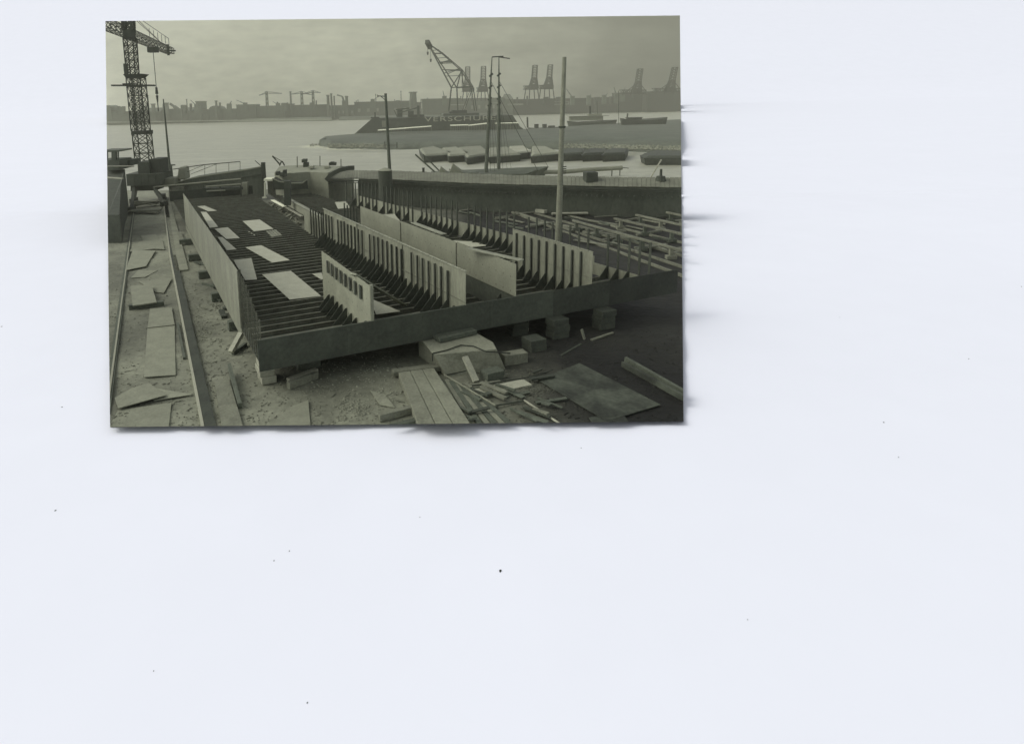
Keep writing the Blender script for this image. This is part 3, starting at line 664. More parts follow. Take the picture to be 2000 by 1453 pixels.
# spot of water seen through the portal / gear crates by it
for px, lb, w_, h_ in [((286, 402), 'heap of planks and gear under the crane portal', 2.4, .5), ((282, 416), 'lower heap of sheets in front of the crane portal', 3.0, .25)]:
    r2 = root('gear_heap', P(*px, 0), lb, 'gear heap')
    for k in range(5):
        p = P(*px, .1); mb = MB(); mb.bar(p+Vector((-w_/2, rnd.uniform(-1, 1), rnd.uniform(0, h_))), p+Vector((w_/2, rnd.uniform(-1, 1), rnd.uniform(0, h_))), rnd.uniform(.3, .7), .12); build('plank', mb, M_wood, parent=r2)

# ------------------------------------------------------------------ left edge: dark hull with wheelhouse
r_ = root('workboat', P(215, 440, 0), 'dark ship hull with a windowed wheelhouse cut by the left edge', 'boat')
def px_box(mb, x0, x1, ytop, ybot, Y, dpt, shrink=0):
    a, b = at(x0, ybot, Y), at(x1, ybot, Y); c, d_ = at(x0+shrink, ytop, Y), at(x1-shrink, ytop, Y)
    z0 = (a.z+b.z)/2; z1 = (c.z+d_.z)/2
    return mb.hexa([(a.x, Y, z0), (b.x, Y, z0), (b.x, Y+dpt, z0), (a.x, Y+dpt, z0)], [(c.x, Y, z1), (d_.x, Y, z1), (d_.x, Y+dpt, z1), (c.x, Y+dpt, z1)])
mb = MB(); t_ = [P(185, 329, 4.2), P(244, 331, 4.2), P(236, 360, 3.6), P(233, 420, 2.2), P(180, 420, 2.2)]
b_ = [Vector((p.x, p.y, 0)) for p in t_]; mb.hexa(b_, t_); build('hull', mb, M_dark, parent=r_)
mb = MB(); mb.bar(P(185, 345, 4.3), P(240, 349, 4.3), .15, .1); build('rub_rail', mb, M_farl, parent=r_)
mb = MB(); px_box(mb, 190, 233, 313, 333, 62, 3); px_box(mb, 190, 232, 294.5, 297.5, 61.9, 3.2); build('wheelhouse', mb, M_hull, parent=r_)
mb = MB()
for x in (210, 219, 224, 231): mb.bar(at(x, 313, 62.1), at(x, 297, 62.1), .1 if x != 224 else .35)
build('window_post', mb, M_hull, parent=r_)
mb = MB(); px_box(mb, 235, 254, 313, 325, 64, 2.5); build('hatch_box', mb, M_steel, parent=r_, bevel=.05)
mb = MB(); mb.tube(at(190, 325, 61.5), at(262, 325, 61.5), .07); build('handrail', mb, M_farl, parent=r_)

# boat lying end-on beyond the hull, left centre
r_ = root('old_boat', P(430, 392, 0), 'grey steel boat with a raised sheer and rub rail beyond the hull floor', 'boat')
YB = 69.
prof = [(345, 358), (372, 350), (400, 345), (440, 339), (480, 333), (510, 327), (516, 322)]
mb = MB(); tops = [at(x, y, YB+ (516-x)*.012) for x, y in prof]
tops[-1].y -= 0
bots = [Vector((p.x*(1) if i < 6 else p.x-.2, p.y+(.3 if i < 6 else .6), .2)) for i, p in enumerate(tops)]
back = [Vector((p.x-.3, p.y+4.2*(1-.8*(i/6)**2), p.z-.05)) for i, p in enumerate(tops)]
n_ = len(tops)
mb.v = tops+bots+back
for i in range(n_-1):
    mb.f.append((i, i+1, n_+i+1, n_+i)); mb.f.append((i, 2*n_+i, 2*n_+i+1, i+1))
mb.f.append((n_-1, 2*n_-1, 3*n_-1))
build('hull', mb, M_hull, parent=r_)
mb = MB()
for i in range(n_-1): mb.bar(tops[i].lerp(bots[i], .22 if i else .3)+Vector((0, -.06, 0)), tops[i+1].lerp(bots[i+1], .22)+Vector((0, -.06, 0)), .12, .14)
build('rub_rail', mb, M_steel, parent=r_)
mb = MB()
for i in range(n_-1): mb.bar(tops[i]+Vector((0, 0, .06)), tops[i+1]+Vector((0, 0, .06)), .1, .12)
build('gunwale', mb, M_gplate, parent=r_)
mb = MB(); mb.bar(tops[-1]-Vector((.1, 0, 1.5)), tops[-1]+Vector((-.1, 0, .25)), .4); build('stem_post', mb, M_dark, parent=r_)
mb = MB(); hp = [at(338, 331, 72), at(372, 326, 72), at(400, 322, 72), at(469, 316, 72)]
mb.path(hp, .05, n=5)
for x, y0, y1 in ((400, 322, 342), (422, 320, 340), (447, 318, 336), (469, 316, 333)): mb.bar(at(x, y0, 72), at(x, y1, 72), .04)
mb.bar(at(345, 345, 72), at(400, 322, 72), .05); mb.bar(at(372, 341, 72), at(425, 320, 72), .05)
build('railing', mb, M_steel, parent=r_)
mb = MB(); mb.bar(at(498, 314, 71), at(513, 327, 71), .07); build('davit', mb, M_dark, parent=r_)
mb = MB(); px_box(mb, 345, 362, 327, 352, 71, 2, 3); build('cowl', mb, M_gplate, parent=r_, bevel=.2)
# things in front of that boat
r_ = root('steel_trough', P(435, 385, 0), 'long dark trough with pipes on trestles in front of the grey boat', 'trough')
mb = MB(); px_box(mb, 395, 472, 367, 372, 65, .6); build('trough', mb, M_dark, parent=r_)
mb = MB(); mb.tube(at(300, 366, 66), at(470, 350, 66), .09); mb.tube(at(402, 365, 65), at(470, 360, 65), .07); mb.tube(at(402, 374, 65), at(440, 372, 65), .07); build('pipe', mb, M_gplate, parent=r_)
mb = MB()
for x in (398, 430, 470): mb.bar(at(x, 362, 65.1), Vector((at(x, 372, 65.1).x, 65.1, 0)), .12)
build('trestle', mb, M_dark, parent=r_)
mb = MB(); px_box(mb, 472, 483, 357, 388, 66, .5); build('board', mb, M_gplate, label='upright pale board leaning against the grey boat', cat='board')
flat('steel_plate', [(392, 385), (470, 378), (475, 388), (395, 393)], .5, .3, M_gplate, 'long pale slab lying below the trough in front of the grey boat', 'slab')
r_ = root('water_tank', P(342, 393, 0), 'pale rounded tank on the ground left of the grey boat', 'tank')
mb = MB(); a = P(342, 393, 0); mb.tube(a+Vector((0, .9, .1)), a+Vector((0, .9, 1.45)), .85, .8, n=20); build('drum', mb, M_plate, parent=r_, smooth=False)
mb = MB(); mb.tube(a+Vector((0, .9, 1.46)), a+Vector((0, .9, 1.53)), .9, .86, n=20); build('lid', mb, M_farl, parent=r_)
mb = MB(); mb.box(a.x-.9, a.x+.9, a.y+.1, a.y+1.7, 0, .1); build('base', mb, M_dark, parent=r_)
mb = MB(); px_box(mb, 316, 342, 349, 364, 70, 2); build('crate', mb, M_gplate, label='pale box on the quay behind the rounded tank', cat='box', bevel=.03)
GP = 'dark bollard posts beside the rounded tank'
for i, x in enumerate((364, 369, 374, 379, 384, 388)):
    mb = MB(); mb.tube(P(x, 388, 0), at(x-1, 362+(i % 3)*2, P(x, 388, 0).y), .09); build('post', mb, M_dark, label='dark upright post in the row right of the rounded tank', cat='post', group=GP)

# ------------------------------------------------------------------ long planked barge and round tank
r_ = root('long_barge', P(1000, 400, 0), 'long dark barge with a sloping planked deck across the middle', 'barge')
ZD = 2.7
near = [(640, 351), (700, 349), (780, 351), (860, 355), (930, 358), (1000, 360), (1100, 362), (1200, 364), (1345, 366)]
far_ = [(655, 333), (700, 333), (780, 334), (860, 337), (930, 340), (1000, 342), (1100, 344), (1200, 346), (1345, 347)]
NP = [P(x, y, ZD) for x, y in near]; FP = [P(x, y, ZD+.5) for x, y in far_]
mb = MB()
for i in range(len(NP)-1):
    seg = int((NP[i+1]-NP[i]).length/.34)
    for k in range(seg):
        f0, f1 = k/seg, (k+.93)/seg; dz = rnd.uniform(-.015, .02)
        a, b, c, d_ = NP[i].lerp(NP[i+1], f0), NP[i].lerp(NP[i+1], f1), FP[i].lerp(FP[i+1], f1), FP[i].lerp(FP[i+1], f0)
        up = Vector((0, 0, dz)); mb.slab([a+up, b+up, c+up, d_+up], .05)
build('deck', mb, M_deck, parent=r_)
mb = MB(); k0 = 1
for i in range(k0, len(NP)-1):
    a, b = NP[i], NP[i+1]; o = Vector((0, .15, -.06)); z0 = 0
    A, B_ = a+o, b+o; A2, B2 = Vector((a.x, a.y+.6, z0)), Vector((b.x, b.y+.6, z0))
    mb.quad(A2, B2, B_, A)
    c, d_ = FP[i]+Vector((0, -.1, -.07)), FP[i+1]+Vector((0, -.1, -.07)); C2, D2 = Vector((c.x, c.y, -1.4)), Vector((d_.x, d_.y, -1.4))
    mb.quad(d_, D2, C2, c)
    mb.quad(A, B_, d_, c)
build('hull_side', mb, M_hull, parent=r_)
mb = MB()
for i in range(len(NP)-1): mb.bar(NP[i]+Vector((0, -.05, -.22)), NP[i+1]+Vector((0, -.05, -.22)), .14, .12)
for i in range(len(NP)-1): mb.bar(NP[i]+Vector((0, -.05, -.42)), NP[i+1]+Vector((0, -.05, -.42)), .08, .06)
build('rub_rail', mb, M_dark, parent=r_)
for i in range(70):
    mb = MB(); f = i/69*(len(NP)-2)+1; k = min(int(f), len(NP)-2); p = NP[k].lerp(NP[k+1], f-k)
    mb.box(p.x-.05, p.x+.05, p.y+.02, p.y+.16, p.z-.95, p.z-.8)
    build('side_bolt', mb, M_dark, parent=r_)
c = P(1153, 357, ZD+.1); mb = MB(); mb.box(c.x-.5, c.x+.5, c.y-.5, c.y+.6, c.z-.1, c.z+.95); build('hatch', mb, M_dark, parent=r_, bevel=.05)
c = P(1290, 358, ZD+.1); mb = MB(); mb.tube(c, c+Vector((0, 0, .6)), .5, .35); mb.tube(c+Vector((0, 0, .6)), c+Vector((0, 0, 1.2)), .12, .1); build('ventilator', mb, M_dark, parent=r_)
c = P(827, 338, ZD+.4); mb = MB(); mb.tube(c, c+Vector((0, 0, .45)), .12, .12); mb.tube(c+Vector((0, 0, .45)), c+Vector((0, 0, .5)), .17, .17); build('stove_pipe', mb, M_dark, parent=r_)
# raised fore part
ZR = 3.3
nr = [(536, 338), (552, 340), (575, 338), (605, 336), (640, 338), (655, 334), (690, 328)]
fr = [(545, 326), (560, 324), (580, 323), (605, 323), (640, 324), (660, 325), (692, 326)]
NR = [P(x, y, ZR) for x, y in nr]; FR = [P(x, y, ZR+.25) for x, y in fr]
mb = MB(); kk = len(NR); mb.v = NR+FR+[Vector((p.x, p.y+.2, .0)) for p in NR]
for i in range(kk-1): mb.f.append((i, i+1, kk+i+1, kk+i)); mb.f.append((2*kk+i, 2*kk+i+1, i+1, i))
build('fore_deck', mb, M_gplate, parent=r_)
mb = MB(); arc = [(637, 352), (643, 345), (652, 338), (665, 332), (680, 328.5), (692, 328)]
for a, b in zip(arc[:-1], arc[1:]): mb.bar(at(*a, 64), at(*b, 64), .6, .4)
build('curved_coaming', mb, M_dark, parent=r_)
r2 = r_
def small(name, label, cat, fn, m, px=None):
    mb = MB(); fn(mb); return build(name, mb, m, label=label, cat=cat)
YD = P(600, 330, ZR).y
small('deck_winch', 'dark winch standing on the fore deck of the long barge', 'winch', lambda mb: (px_box(mb, 589, 598, 312, 318, YD, 1.2), px_box(mb, 592, 601, 319, 330, YD, 1.2)), M_dark)
small('deck_winch', 'low cranked winch on the fore deck right of the upright winch', 'winch', lambda mb: (px_box(mb, 642, 656, 318.5, 323.5, YD+2, 1), px_box(mb, 645, 652, 317, 318.4, YD+2, .8)), M_dark)
for x, y0, y1, lb in ((580.5, 306, 328, 'thin upright rod on the fore deck left of the winch'), (625, 305, 325, 'thin upright rod on the fore deck right of the winch'), (666, 311, 326, 'short rod near the arched end of the fore deck')):
    small('deck_rod', lb, 'rod', lambda mb: mb.bar(at(x, y0, YD), at(x, y1, YD), .08), M_steel)
for x, lb in ((607, 'pale skylight box right of the upright winch'), (638, 'pale skylight box near the cranked winch')):
    small('skylight', lb, 'skylight', lambda mb: px_box(mb, x-5, x+5, 325, 329, YD-2, 1.2, 1), M_farl)
r3 = root('derrick', at(550, 324, YD+2), 'small derrick with a raised boom at the far end of the fore deck', 'derrick')
mb = MB(); mb.bar(at(546, 324, YD+2), at(550, 315, YD+2), .12); mb.bar(at(556, 324, YD+2), at(551, 315, YD+2), .12); build('a_frame', mb, M_dark, parent=r3)
mb = MB(); mb.bar(at(547, 322, YD+2), at(532, 305, YD+2), .14); mb.bar(at(550, 315, YD+2), at(532, 305, YD+2), .06); build('boom', mb, M_dark, parent=r3)
small('notice_board', 'small blank white notice board on the fore part of the long barge', 'sign', lambda mb: px_box(mb, 561, 568.5, 336, 342, NR[2].y-.1, .05), M_white)
r3 = root('deck_gear', at(548, 345, NR[1].y), 'dark boxes piled at the bow of the long barge', 'boxes')
for x0, x1, y0, y1 in ((538, 545, 336, 343), (546, 552, 338, 345), (552, 558, 333, 346)):
    mb = MB(); px_box(mb, x0, x1, y0, y1, NR[1].y-.5, .8); build('box', mb, M_dark, parent=r3)
# small boat hull between
r3 = root('work_punt', P(575, 375, 0), 'dark open punt lying below the fore part of the long barge', 'boat')
mb = MB(); pr = [(532, 350), (545, 356), (570, 359), (590, 359), (600, 352)]; T_ = [at(x, y, 63) for x, y in pr]; Bk = [Vector((p.x, p.y+2, p.z)) for p in T_]; Lw = [Vector((p.x*(.995), p.y+.2, at(566, 371, 63).z)) for p in T_]
k = len(T_); mb.v = T_+Bk+Lw
for i in range(k-1): mb.f.append((i, i+1, k+i+1, k+i)); mb.f.append((2*k+i, 2*k+i+1, i+1, i))
build('hull', mb, M_dark, parent=r3)
mb = MB()
for a, b in zip(T_[:-1], T_[1:]): mb.bar(a+Vector((0, 0, .05)), b+Vector((0, 0, .05)), .1)
build('gunwale', mb, M_gplate, parent=r3)
small('timber_post', 'thick square post standing at the far end of the right hull section', 'post', lambda mb: px_box(mb, 555, 567, 354, 402, 56, .6), M_steel)
small('steel_beam', 'bright upright beam beside the bow of the grey boat', 'beam', lambda mb: (px_box(mb, 515.5, 518.5, 357, 386, 63, .3), px_box(mb, 512, 520, 386, 388, 63, .4)), M_white)
small('steel_beam', 'pale slab capping the upright beam by the grey boat', 'beam', lambda mb: px_box(mb, 515, 532, 350, 354, 63.5, 1.5), M_white)
# round tank
b = P(756, 412, 0); r_ = root('round_tank', b, 'upright cylindrical tank with a conical lid behind the slim pole', 'tank')
zt = at(754, 333, b.y+.8).z
mb = MB(); mb.tube(b+Vector((-.1, .8, 0)), Vector((b.x-.1, b.y+.8, zt)), .66, .66, n=24); build('shell', mb, M_steel, parent=r_)
mb = MB(); mb.tube(Vector((b.x-.1, b.y+.8, zt)), Vector((b.x-.1, b.y+.8, zt+.24)), .71, .12, n=24); build('lid', mb, M_gplate, parent=r_)

# ------------------------------------------------------------------ sailing barges behind the planked barge
def mast(x0, y0, x1, y1, Y, label, pen, boom=None):
    b = at(x0, y0, Y); t = at(x1, y1, Y); b2 = b+(b-t).normalized()*3
    r = root('sailing_barge', Vector((b.x, b.y, -1.5)), label, 'sailing barge')
    mb = MB(); mb.tube(b2, b.lerp(t, .55), .28, .24); mb.tube(b.lerp(t, .55), t, .2, .06); build('mast', mb, M_dwood, parent=r)
    for f in (.6, .65, .75, .85): c = b.lerp(t, f); mb = MB(); mb.tube(c+Vector((-.25, 0, -.2)), c+Vector((.25, 0, .2)), .14); build('rope_block', mb, M_dark, parent=r)
    mb = MB(); a = t; 
    for k in range(4): mb.bar(a+Vector((k*.4, 0, pen*k*.13)), a+Vector(((k+1)*.4, 0, pen*(k+1)*.13)), .03, .16)
    build('pennant', mb, M_dark, parent=r)
    # hull behind the planked barge
    mb = MB(); L = 7.5; ring = [(-L, 0), (-L+1.5, -1.6), (L-2, -1.7), (L, 0), (L-2, 1.7), (-L+1.5, 1.6)]
    mb.hexa([(b.x+p*.9, Y+q*.8, -1.7) for p, q in ring], [(b.x+p, Y+q, -.2 + (.4 if abs(p) == L else 0)) for p, q in ring]); build('hull', mb, M_hull, parent=r)
    mb = MB()
    for dx in (.5, .9, 1.3): mb.tube(b.lerp(t, .72), Vector((b.x+dx*1.6, Y+1, -.2)), .025, n=4)
    mb.tube(b.lerp(t, .8), Vector((b.x+L*1.0, Y, 0)), .03, n=4)
    build('rigging', mb, M_rope, parent=r)
    if boom:
        mb = MB(); pts = [at(x, y, Y) for x, y in boom]; mb.path(pts, .33, n=10); build('furled_boom', mb, M_canvas, parent=r)
        mb = MB(); mb.bar(pts[-1], at(1228, 329, Y), .1); mb.bar(pts[-1]+Vector((-1.5, 0, 0)), pts[-1]+Vector((-1.5, 0, -1.6)), .12); mb.bar(pts[-1]+Vector((-.3, 0, 0)), pts[-1]+Vector((-.3, 0, -1.4)), .1); build('boom_crutch', mb, M_dark, parent=r)
    return r
mast(949, 340, 961, 112, 92, 'left of two sailing barges, a bare mast topped by a ball', .1)
mast(974, 336, 974.5, 112, 96, 'right of two sailing barges, mast with pennant and long furled boom', -.5, boom=[(974, 333), (1020, 335), (1060, 336.5), (1100, 336), (1150, 332), (1215, 328)])
r_ = root('moored_boat', at(870, 342, 90), 'small boat with two crossed raised spars and a heap of canvas', 'boat')
r_.location.z = -1.5
mb = MB(); mb.bar(at(811, 302, 90), at(851, 338, 90), .22); build('spar', mb, M_dwood, parent=r_); mb = MB(); mb.bar(at(826, 302, 92), at(858, 334, 92), .2); build('spar', mb, M_dwood, parent=r_)
mb = MB()
for x0, x1, x2, y in ((878, 885, 905, 320), (856, 862, 872, 326)):
    a, b, c = at(x0, 338 if x0 > 870 else 340, 90), at(x1, y, 90), at(x2, 339, 90); a2, b2, c2 = [p+Vector((.4, 1.6, 0)) for p in (a, b, c)]
    mb.add([a, b, c, a2, b2+Vector((-.4, -.5, 0)), c2], [(0, 2, 1), (3, 4, 5), (0, 1, 4, 3), (1, 2, 5, 4), (0, 3, 5, 2)])
build('canvas_heap', mb, M_canvas, parent=r_)
mb = MB(); mb.hexa([(at(x, 340, 90).x, 90+q, -1.7) for x, q in ((845, 0), (925, 0), (915, 3), (850, 3))], [(at(x, 340, 90).x, 90+q, .15) for x, q in ((840, 0), (935, 0), (920, 3.3), (845, 3.3))]); build('hull', mb, M_hull, parent=r_)
small('mooring_pole', 'slanting pale pole over the water at the right edge', 'pole', lambda mb: mb.bar(at(1268, 352, 82), at(1292, 312, 82), .14), M_lwood)

# ------------------------------------------------------------------ boats along the spit
def covered(deck, ybot, label, m=M_canvas, grp='covered lighters moored along the near side of the spit'):
    T_ = [P(x, y, .35) for x, y in deck]; c = sum(T_, Vector())/len(T_)
    T_ = [Vector((c.x+(p.x-c.x)*1.38, p.y, p.z-.6)) for p in T_]
    r = root('lighter', Vector((c.x, c.y, -1.5)), label, 'barge', grp)
    Bt = [Vector((c.x+(p.x-c.x)*.9, c.y+(p.y-c.y)*.96, -1.75)) for p in T_]; M1 = [Vector((c.x+(p.x-c.x)*.97, p.y, -.35)) for p in T_]
    mb = MB(); mb.hexa(Bt, M1); build('hull', mb, M_dark, parent=r)
    top = [Vector((c.x+(p.x-c.x)*.8, c.y+(p.y-c.y)*.9, .1)) for p in T_]
    mb = MB(); mb.hexa([p+Vector((0, 0, .003)) for p in M1], [Vector((p.x, p.y, -.25)) for p in T_]); build('gunwale', mb, M_dark, parent=r)
    mb = MB(); mb.hexa([Vector((c.x+(p.x-c.x)*.93, c.y+(p.y-c.y)*.96, -.247)) for p in T_], top); build('hatch_cover', mb, m, parent=r, bevel=.03)
    return r
covered([(824, 287), (845, 283), (880, 296), (834, 300)], 306, 'leftmost covered lighter at the near side of the spit')
covered([(866, 286), (888, 284), (915, 297), (882, 300)], 306, 'second covered lighter from the left along the spit')
covered([(898, 285), (934, 282), (955, 296), (921, 303)], 306, 'broad pale covered lighter just left of the two masts')
covered([(957, 286), (985, 284), (1012, 297), (966, 301)], 306, 'covered lighter seen between and behind the two masts')
covered([(995, 283), (1018, 282), (1036, 292), (1012, 296)], 300, 'short pale covered lighter right of the two masts', m=M_farl)
covered([(1038, 283), (1060, 283), (1092, 295), (1050, 300)], 303, 'long low covered lighter left of the tall bare pole')
for x0, x1, lb in ((1100, 1138, 'dark lighter immediately right of the tall bare pole'), (1144, 1181, 'dark lighter in the middle of three by the rubble bank'), (1184, 1221, 'rightmost of the three dark lighters by the rubble bank')):
    covered([(x0, 292), (x0+8, 287), (x1-4, 287), (x1, 295), (x0+4, 297)], 302, lb, m=M_dark)
covered([(1262, 297), (1275, 291), (1345, 293), (1345, 302), (1275, 302)], 304, 'dark flat barge lying at the right edge of the spit', m=M_dark)
r_ = root('buoy', P(1069, 307, -1.5), 'dark buoy with a topmark floating left of the tall bare pole', 'buoy'); c = P(1069, 307, -1.5)
mb = MB(); mb.tube(c+Vector((0, 0, -.2)), c+Vector((0, 0, .35)), .7, .5); build('float', mb, M_dark, parent=r_)
mb = MB(); mb.tube(c+Vector((0, 0, .35)), c+Vector((0, 0, 1.2)), .3, .12); mb.tube(c+Vector((0, 0, 1.2)), c+Vector((0, 0, 1.5)), .22, .22); build('topmark', mb, M_dark, parent=r_)
# stones along the bank of the spit
mb = MB()
for i in range(900):
    x = rnd.uniform(640, 760) if rnd.random() < .35 else rnd.uniform(1095, 1335)
    y = rnd.uniform(281, 289) + (0 if x < 800 else (x-1095)*.02)
    p = P(x, y, -.4); pebble(p, rnd.uniform(.15, .45))
for i in range(60):
    p = P(rnd.uniform(605, 640), rnd.uniform(281, 286), -1.45); pebble(p, rnd.uniform(.1, .4))
build('bank_stones', mb, M_conc, kind='stuff', label='rubble stones along the water edge of the spit', cat='stones')
mb = MB()
for i in range(170):
    x = rnd.gauss(628, 26) if i < 90 else rnd.uniform(640, 820); y = 287+rnd.gauss(0, 1.6)+(0 if x < 640 else 4)
    p = P(x, y, -1.49); L = rnd.uniform(.5, 2.2); mb.slab([p+Vector((-L, -.2, 0)), p+Vector((L, -.15, 0)), p+Vector((L*.8, .25, 0)), p+Vector((-L*.7, .2, 0))], .008)
build('foam', mb, M_white, kind='stuff', label='broken white water round the tip of the spit', cat='foam')
r_ = root('mooring_stage', P(832, 290, -.2), 'small dark mooring stage on the edge of the spit right of the slim pole', 'mooring stage')
c = P(762, 290, -.3); mb = MB(); r_.location = c
mb.bar(c+Vector((-1.2, 0, 0)), c+Vector((-1.2, 0, 1.6)), .25); build('post', mb, M_dark, parent=r_)
mb = MB(); mb.bar(c+Vector((1.6, 0, 0)), c+Vector((1.6, 0, 1.3)), .25); build('post', mb, M_dark, parent=r_)
mb = MB(); mb.bar(c+Vector((-1.2, 0, .7)), c+Vector((1.6, 0, .7)), .15); build('cross_bar', mb, M_dark, parent=r_)

# ------------------------------------------------------------------ dark lettered dock hull
YV = 238.
r_ = root('floating_dock', at(860, 262, YV), 'long dark floating hull with sloping ends and white lettering behind the spit', 'floating dock'); r_.location.z = -1.5
zt = at(870, 228.5, YV).z
xa, xb, xc, xd = at(686, 266, YV).x, at(727, 231, YV).x, at(1001, 226, YV).x, at(1016, 240, YV).x
mb = MB(); pr = [(xa, -1.6), (xd+3, -1.6), (xd, .6), (xc, zt), (xb, zt)]
mb.hexa([(x, YV, z) for x, z in pr], [(x+(3 if i in (0, 4) else 0), YV+14, z) for i, (x, z) in enumerate(pr)]); build('side_wall', mb, M_front, parent=r_)
mb = MB()
for k in range(13):
    x = xa+2+k*.9; mb.box(x, x+.3, YV-.06, YV-.003, -1.1, -.3)
build('draught_marks', mb, M_gplate, parent=r_)
mb = MB(); mb.box(xb+3.5, xb+5.7, YV-.06, YV-.003, zt-3.2, zt-.9); build('side_hatch', mb, M_gplate, parent=r_)
mb = MB()
for k in range(7):
    x = xb+7+k*6.5; mb.bar((x, YV-.05, -1.4), (x, YV-.05, zt), .12)
build('fender_strip', mb, M_dark, parent=r_)
mb = MB(); mb.tube((xb+1, YV+2, zt), (xb+1, YV+2, zt+2.2), .35, .25); mb.box(xb-.6, xb+2.6, YV+1, YV+3, zt, zt+.5); build('bollard', mb, M_dark, parent=r_)
# deck crane and houses on it
mb = MB(); px_box(mb, 776, 786, 215, 229, YV+4, 3); px_box(mb, 797, 808, 217, 229, YV+3, 4); mb.box(at(800, 229, YV).x, at(830, 229, YV).x, YV+4, YV+8, zt, zt+.9); build('deck_house', mb, M_front, parent=r_)
mb = MB(); mb.bar(at(773, 215, YV+4), at(800, 212, YV+4), .5); mb.bar(at(776, 222, YV+4), at(815, 211, YV+4), .45); mb.bar(at(817, 229, YV+4), at(817, 207, YV+4), .9); mb.bar(at(776, 229, YV+4), at(770, 216, YV+4), .35)
build('deck_crane', mb, M_far, parent=r_)
# lettering
cu = bpy.data.curves.new('lettering', 'FONT'); cu.body = 'VERSCHURE'; cu.size = 1; cu.space_character = 1.12; cu.extrude = .01
to = bpy.data.objects.new('tmp', cu); col.objects.link(to)
bpy.context.view_layer.update()
me = bpy.data.meshes.new_from_object(to.evaluated_get(bpy.context.evaluated_depsgraph_get()))
bpy.data.objects.remove(to)
x0 = min(v.co.x for v in me.vertices); x1 = max(v.co.x for v in me.vertices); y0 = min(v.co.y for v in me.vertices); y1 = max(v.co.y for v in me.vertices)
lx0, lx1 = at(829, 235, YV).x, at(968, 230, YV).x; lz0, lz1 = at(895, 236.5, YV).z, at(895, 227.5, YV).z
mb = MB()
for v in me.vertices: mb.v.append(Vector((lx0+(v.co.x-x0)/(x1-x0)*(lx1-lx0), YV-.08+v.co.z*5*-1-.06, lz0+(v.co.y-y0)/(y1-y0)*(lz1-lz0))))
for p in me.polygons: mb.f.append(tuple(p.vertices))
build('lettering', mb, M_letter, parent=r_)

# floating sheerlegs crane
YS = 262.
r_ = root('floating_crane', at(905, 226, YS), 'tall lattice sheerleg crane leaning left above the lettered dock', 'floating crane'); r_.location.z = -1.5
mb = MB()
def s2(x, y, o): p = at(x, y, YS); return p+Vector((0, o, 0))
T1, T2 = s2(836, 84, 1), s2(836, 84, 3)
for o in (-3.5, 3.5):
    tip = s2(836, 84, 2+o*.1)
    F1 = s2(880 if o < 0 else 894, 172, o); Bk = s2(922, 170, o*.8); m1 = s2(864, 105, o*.45); m2 = s2(902, 138, o*.7)
    for a, b in ((tip, F1), (tip, m1), (m1, m2), (m2, Bk), (F1, Bk), (F1, m2)): mb.bar(a, b, .42 if (a, b) == (tip, F1) else .34)
    for f, g in ((.15, .0), (.35, .5), (.6, .9)):
        a = tip.lerp(F1, f+.08); b = (m1.lerp(m2, g)); mb.bar(a, b, .26)
    mb.bar(tip.lerp(F1, .6), m2, .26); mb.bar(tip.lerp(F1, .45), m1.lerp(m2, .4), .2); mb.bar(F1.lerp(Bk, .5), m2, .26)
    foot = s2(875 if o < 0 else 896, 217, o); bf = s2(929, 217, o)
    mb.bar(F1, foot, .5); mb.bar(Bk, bf, .28); mb.bar(Bk, s2(905, 217, o), .2)
for y, xa_, xb_ in ((100, 844, 858), (115, 852, 877), (126, 857, 887), (150, 869, 912)):
    mb.bar(s2(xa_, y, -2), s2(xb_, y-3, 2), .22)
build('sheer_frame', mb, M_steel, parent=r_)
mb = MB(); mb.bar(s2(834, 82, 0), s2(842, 92, 4), 1.6); build('tip_sheave', mb, M_steel, parent=r_)
for x, y in ((836, 107), (842, 121)):
    mb = MB(); mb.tube(s2(x-.5, 90, 2), s2(x, y-6, 2), .07, n=4); mb.tube(s2(x, y-6, 2), s2(x, y, 2), .4, .3); build('hook', mb, M_steel, parent=r_)
mb = MB(); px_box(mb, 866, 936, 222, 234, YS-5, 14); build('pontoon', mb, M_hull, parent=r_)
mb = MB(); px_box(mb, 884, 912, 216, 222, YS-4, 6); px_box(mb, 878, 884, 218.5, 222, YS-4, 5); build('machine_house', mb, M_dark, parent=r_)

# ------------------------------------------------------------------ pleasure boats behind the spit
def awning(x0, x1, y0, y1, Y, label, hh=9):
    a, b = at(x0, y0, Y), at(x1, y1, Y)
    r = root('excursion_boat', Vector(((a.x+b.x)/2, Y, -1.5)), label, 'boat', 'white awning boats behind the spit')
    mb = MB(); mb.hexa([(a.x+.5, Y-1.3, -1.7), (b.x-.5, Y-1.3, -1.7), (b.x-.5, Y+1.3, -1.7), (a.x+.5, Y+1.3, -1.7)], [(a.x-.6, Y-1.6, -.4), (b.x+.6, Y-1.6, -.4), (b.x+.6, Y+1.6, -.4), (a.x-.6, Y+1.6, -.4)]); build('hull', mb, M_canvas, parent=r)
    mb = MB(); n = 8
    for i in range(n):
        f0, f1 = i/n, (i+1)/n; p, q = a.lerp(b, f0), a.lerp(b, f1)
        mb.hexa([(p.x, Y-1.5, p.z), (q.x, Y-1.5, q.z), (q.x, Y+1.5, q.z), (p.x, Y+1.5, p.z)], [(p.x, Y-1.3, p.z+.25), (q.x, Y-1.3, q.z+.25), (q.x, Y+1.3, q.z+.25), (p.x, Y+1.3, p.z+.25)])
    build('awning', mb, M_white, parent=r)
    mb = MB()
    for i in range(n+1):
        p = a.lerp(b, i/n); mb.bar((p.x, Y-1.4, -.4), (p.x, Y-1.4, p.z), .1)
    build('stanchion', mb, M_canvas, parent=r)
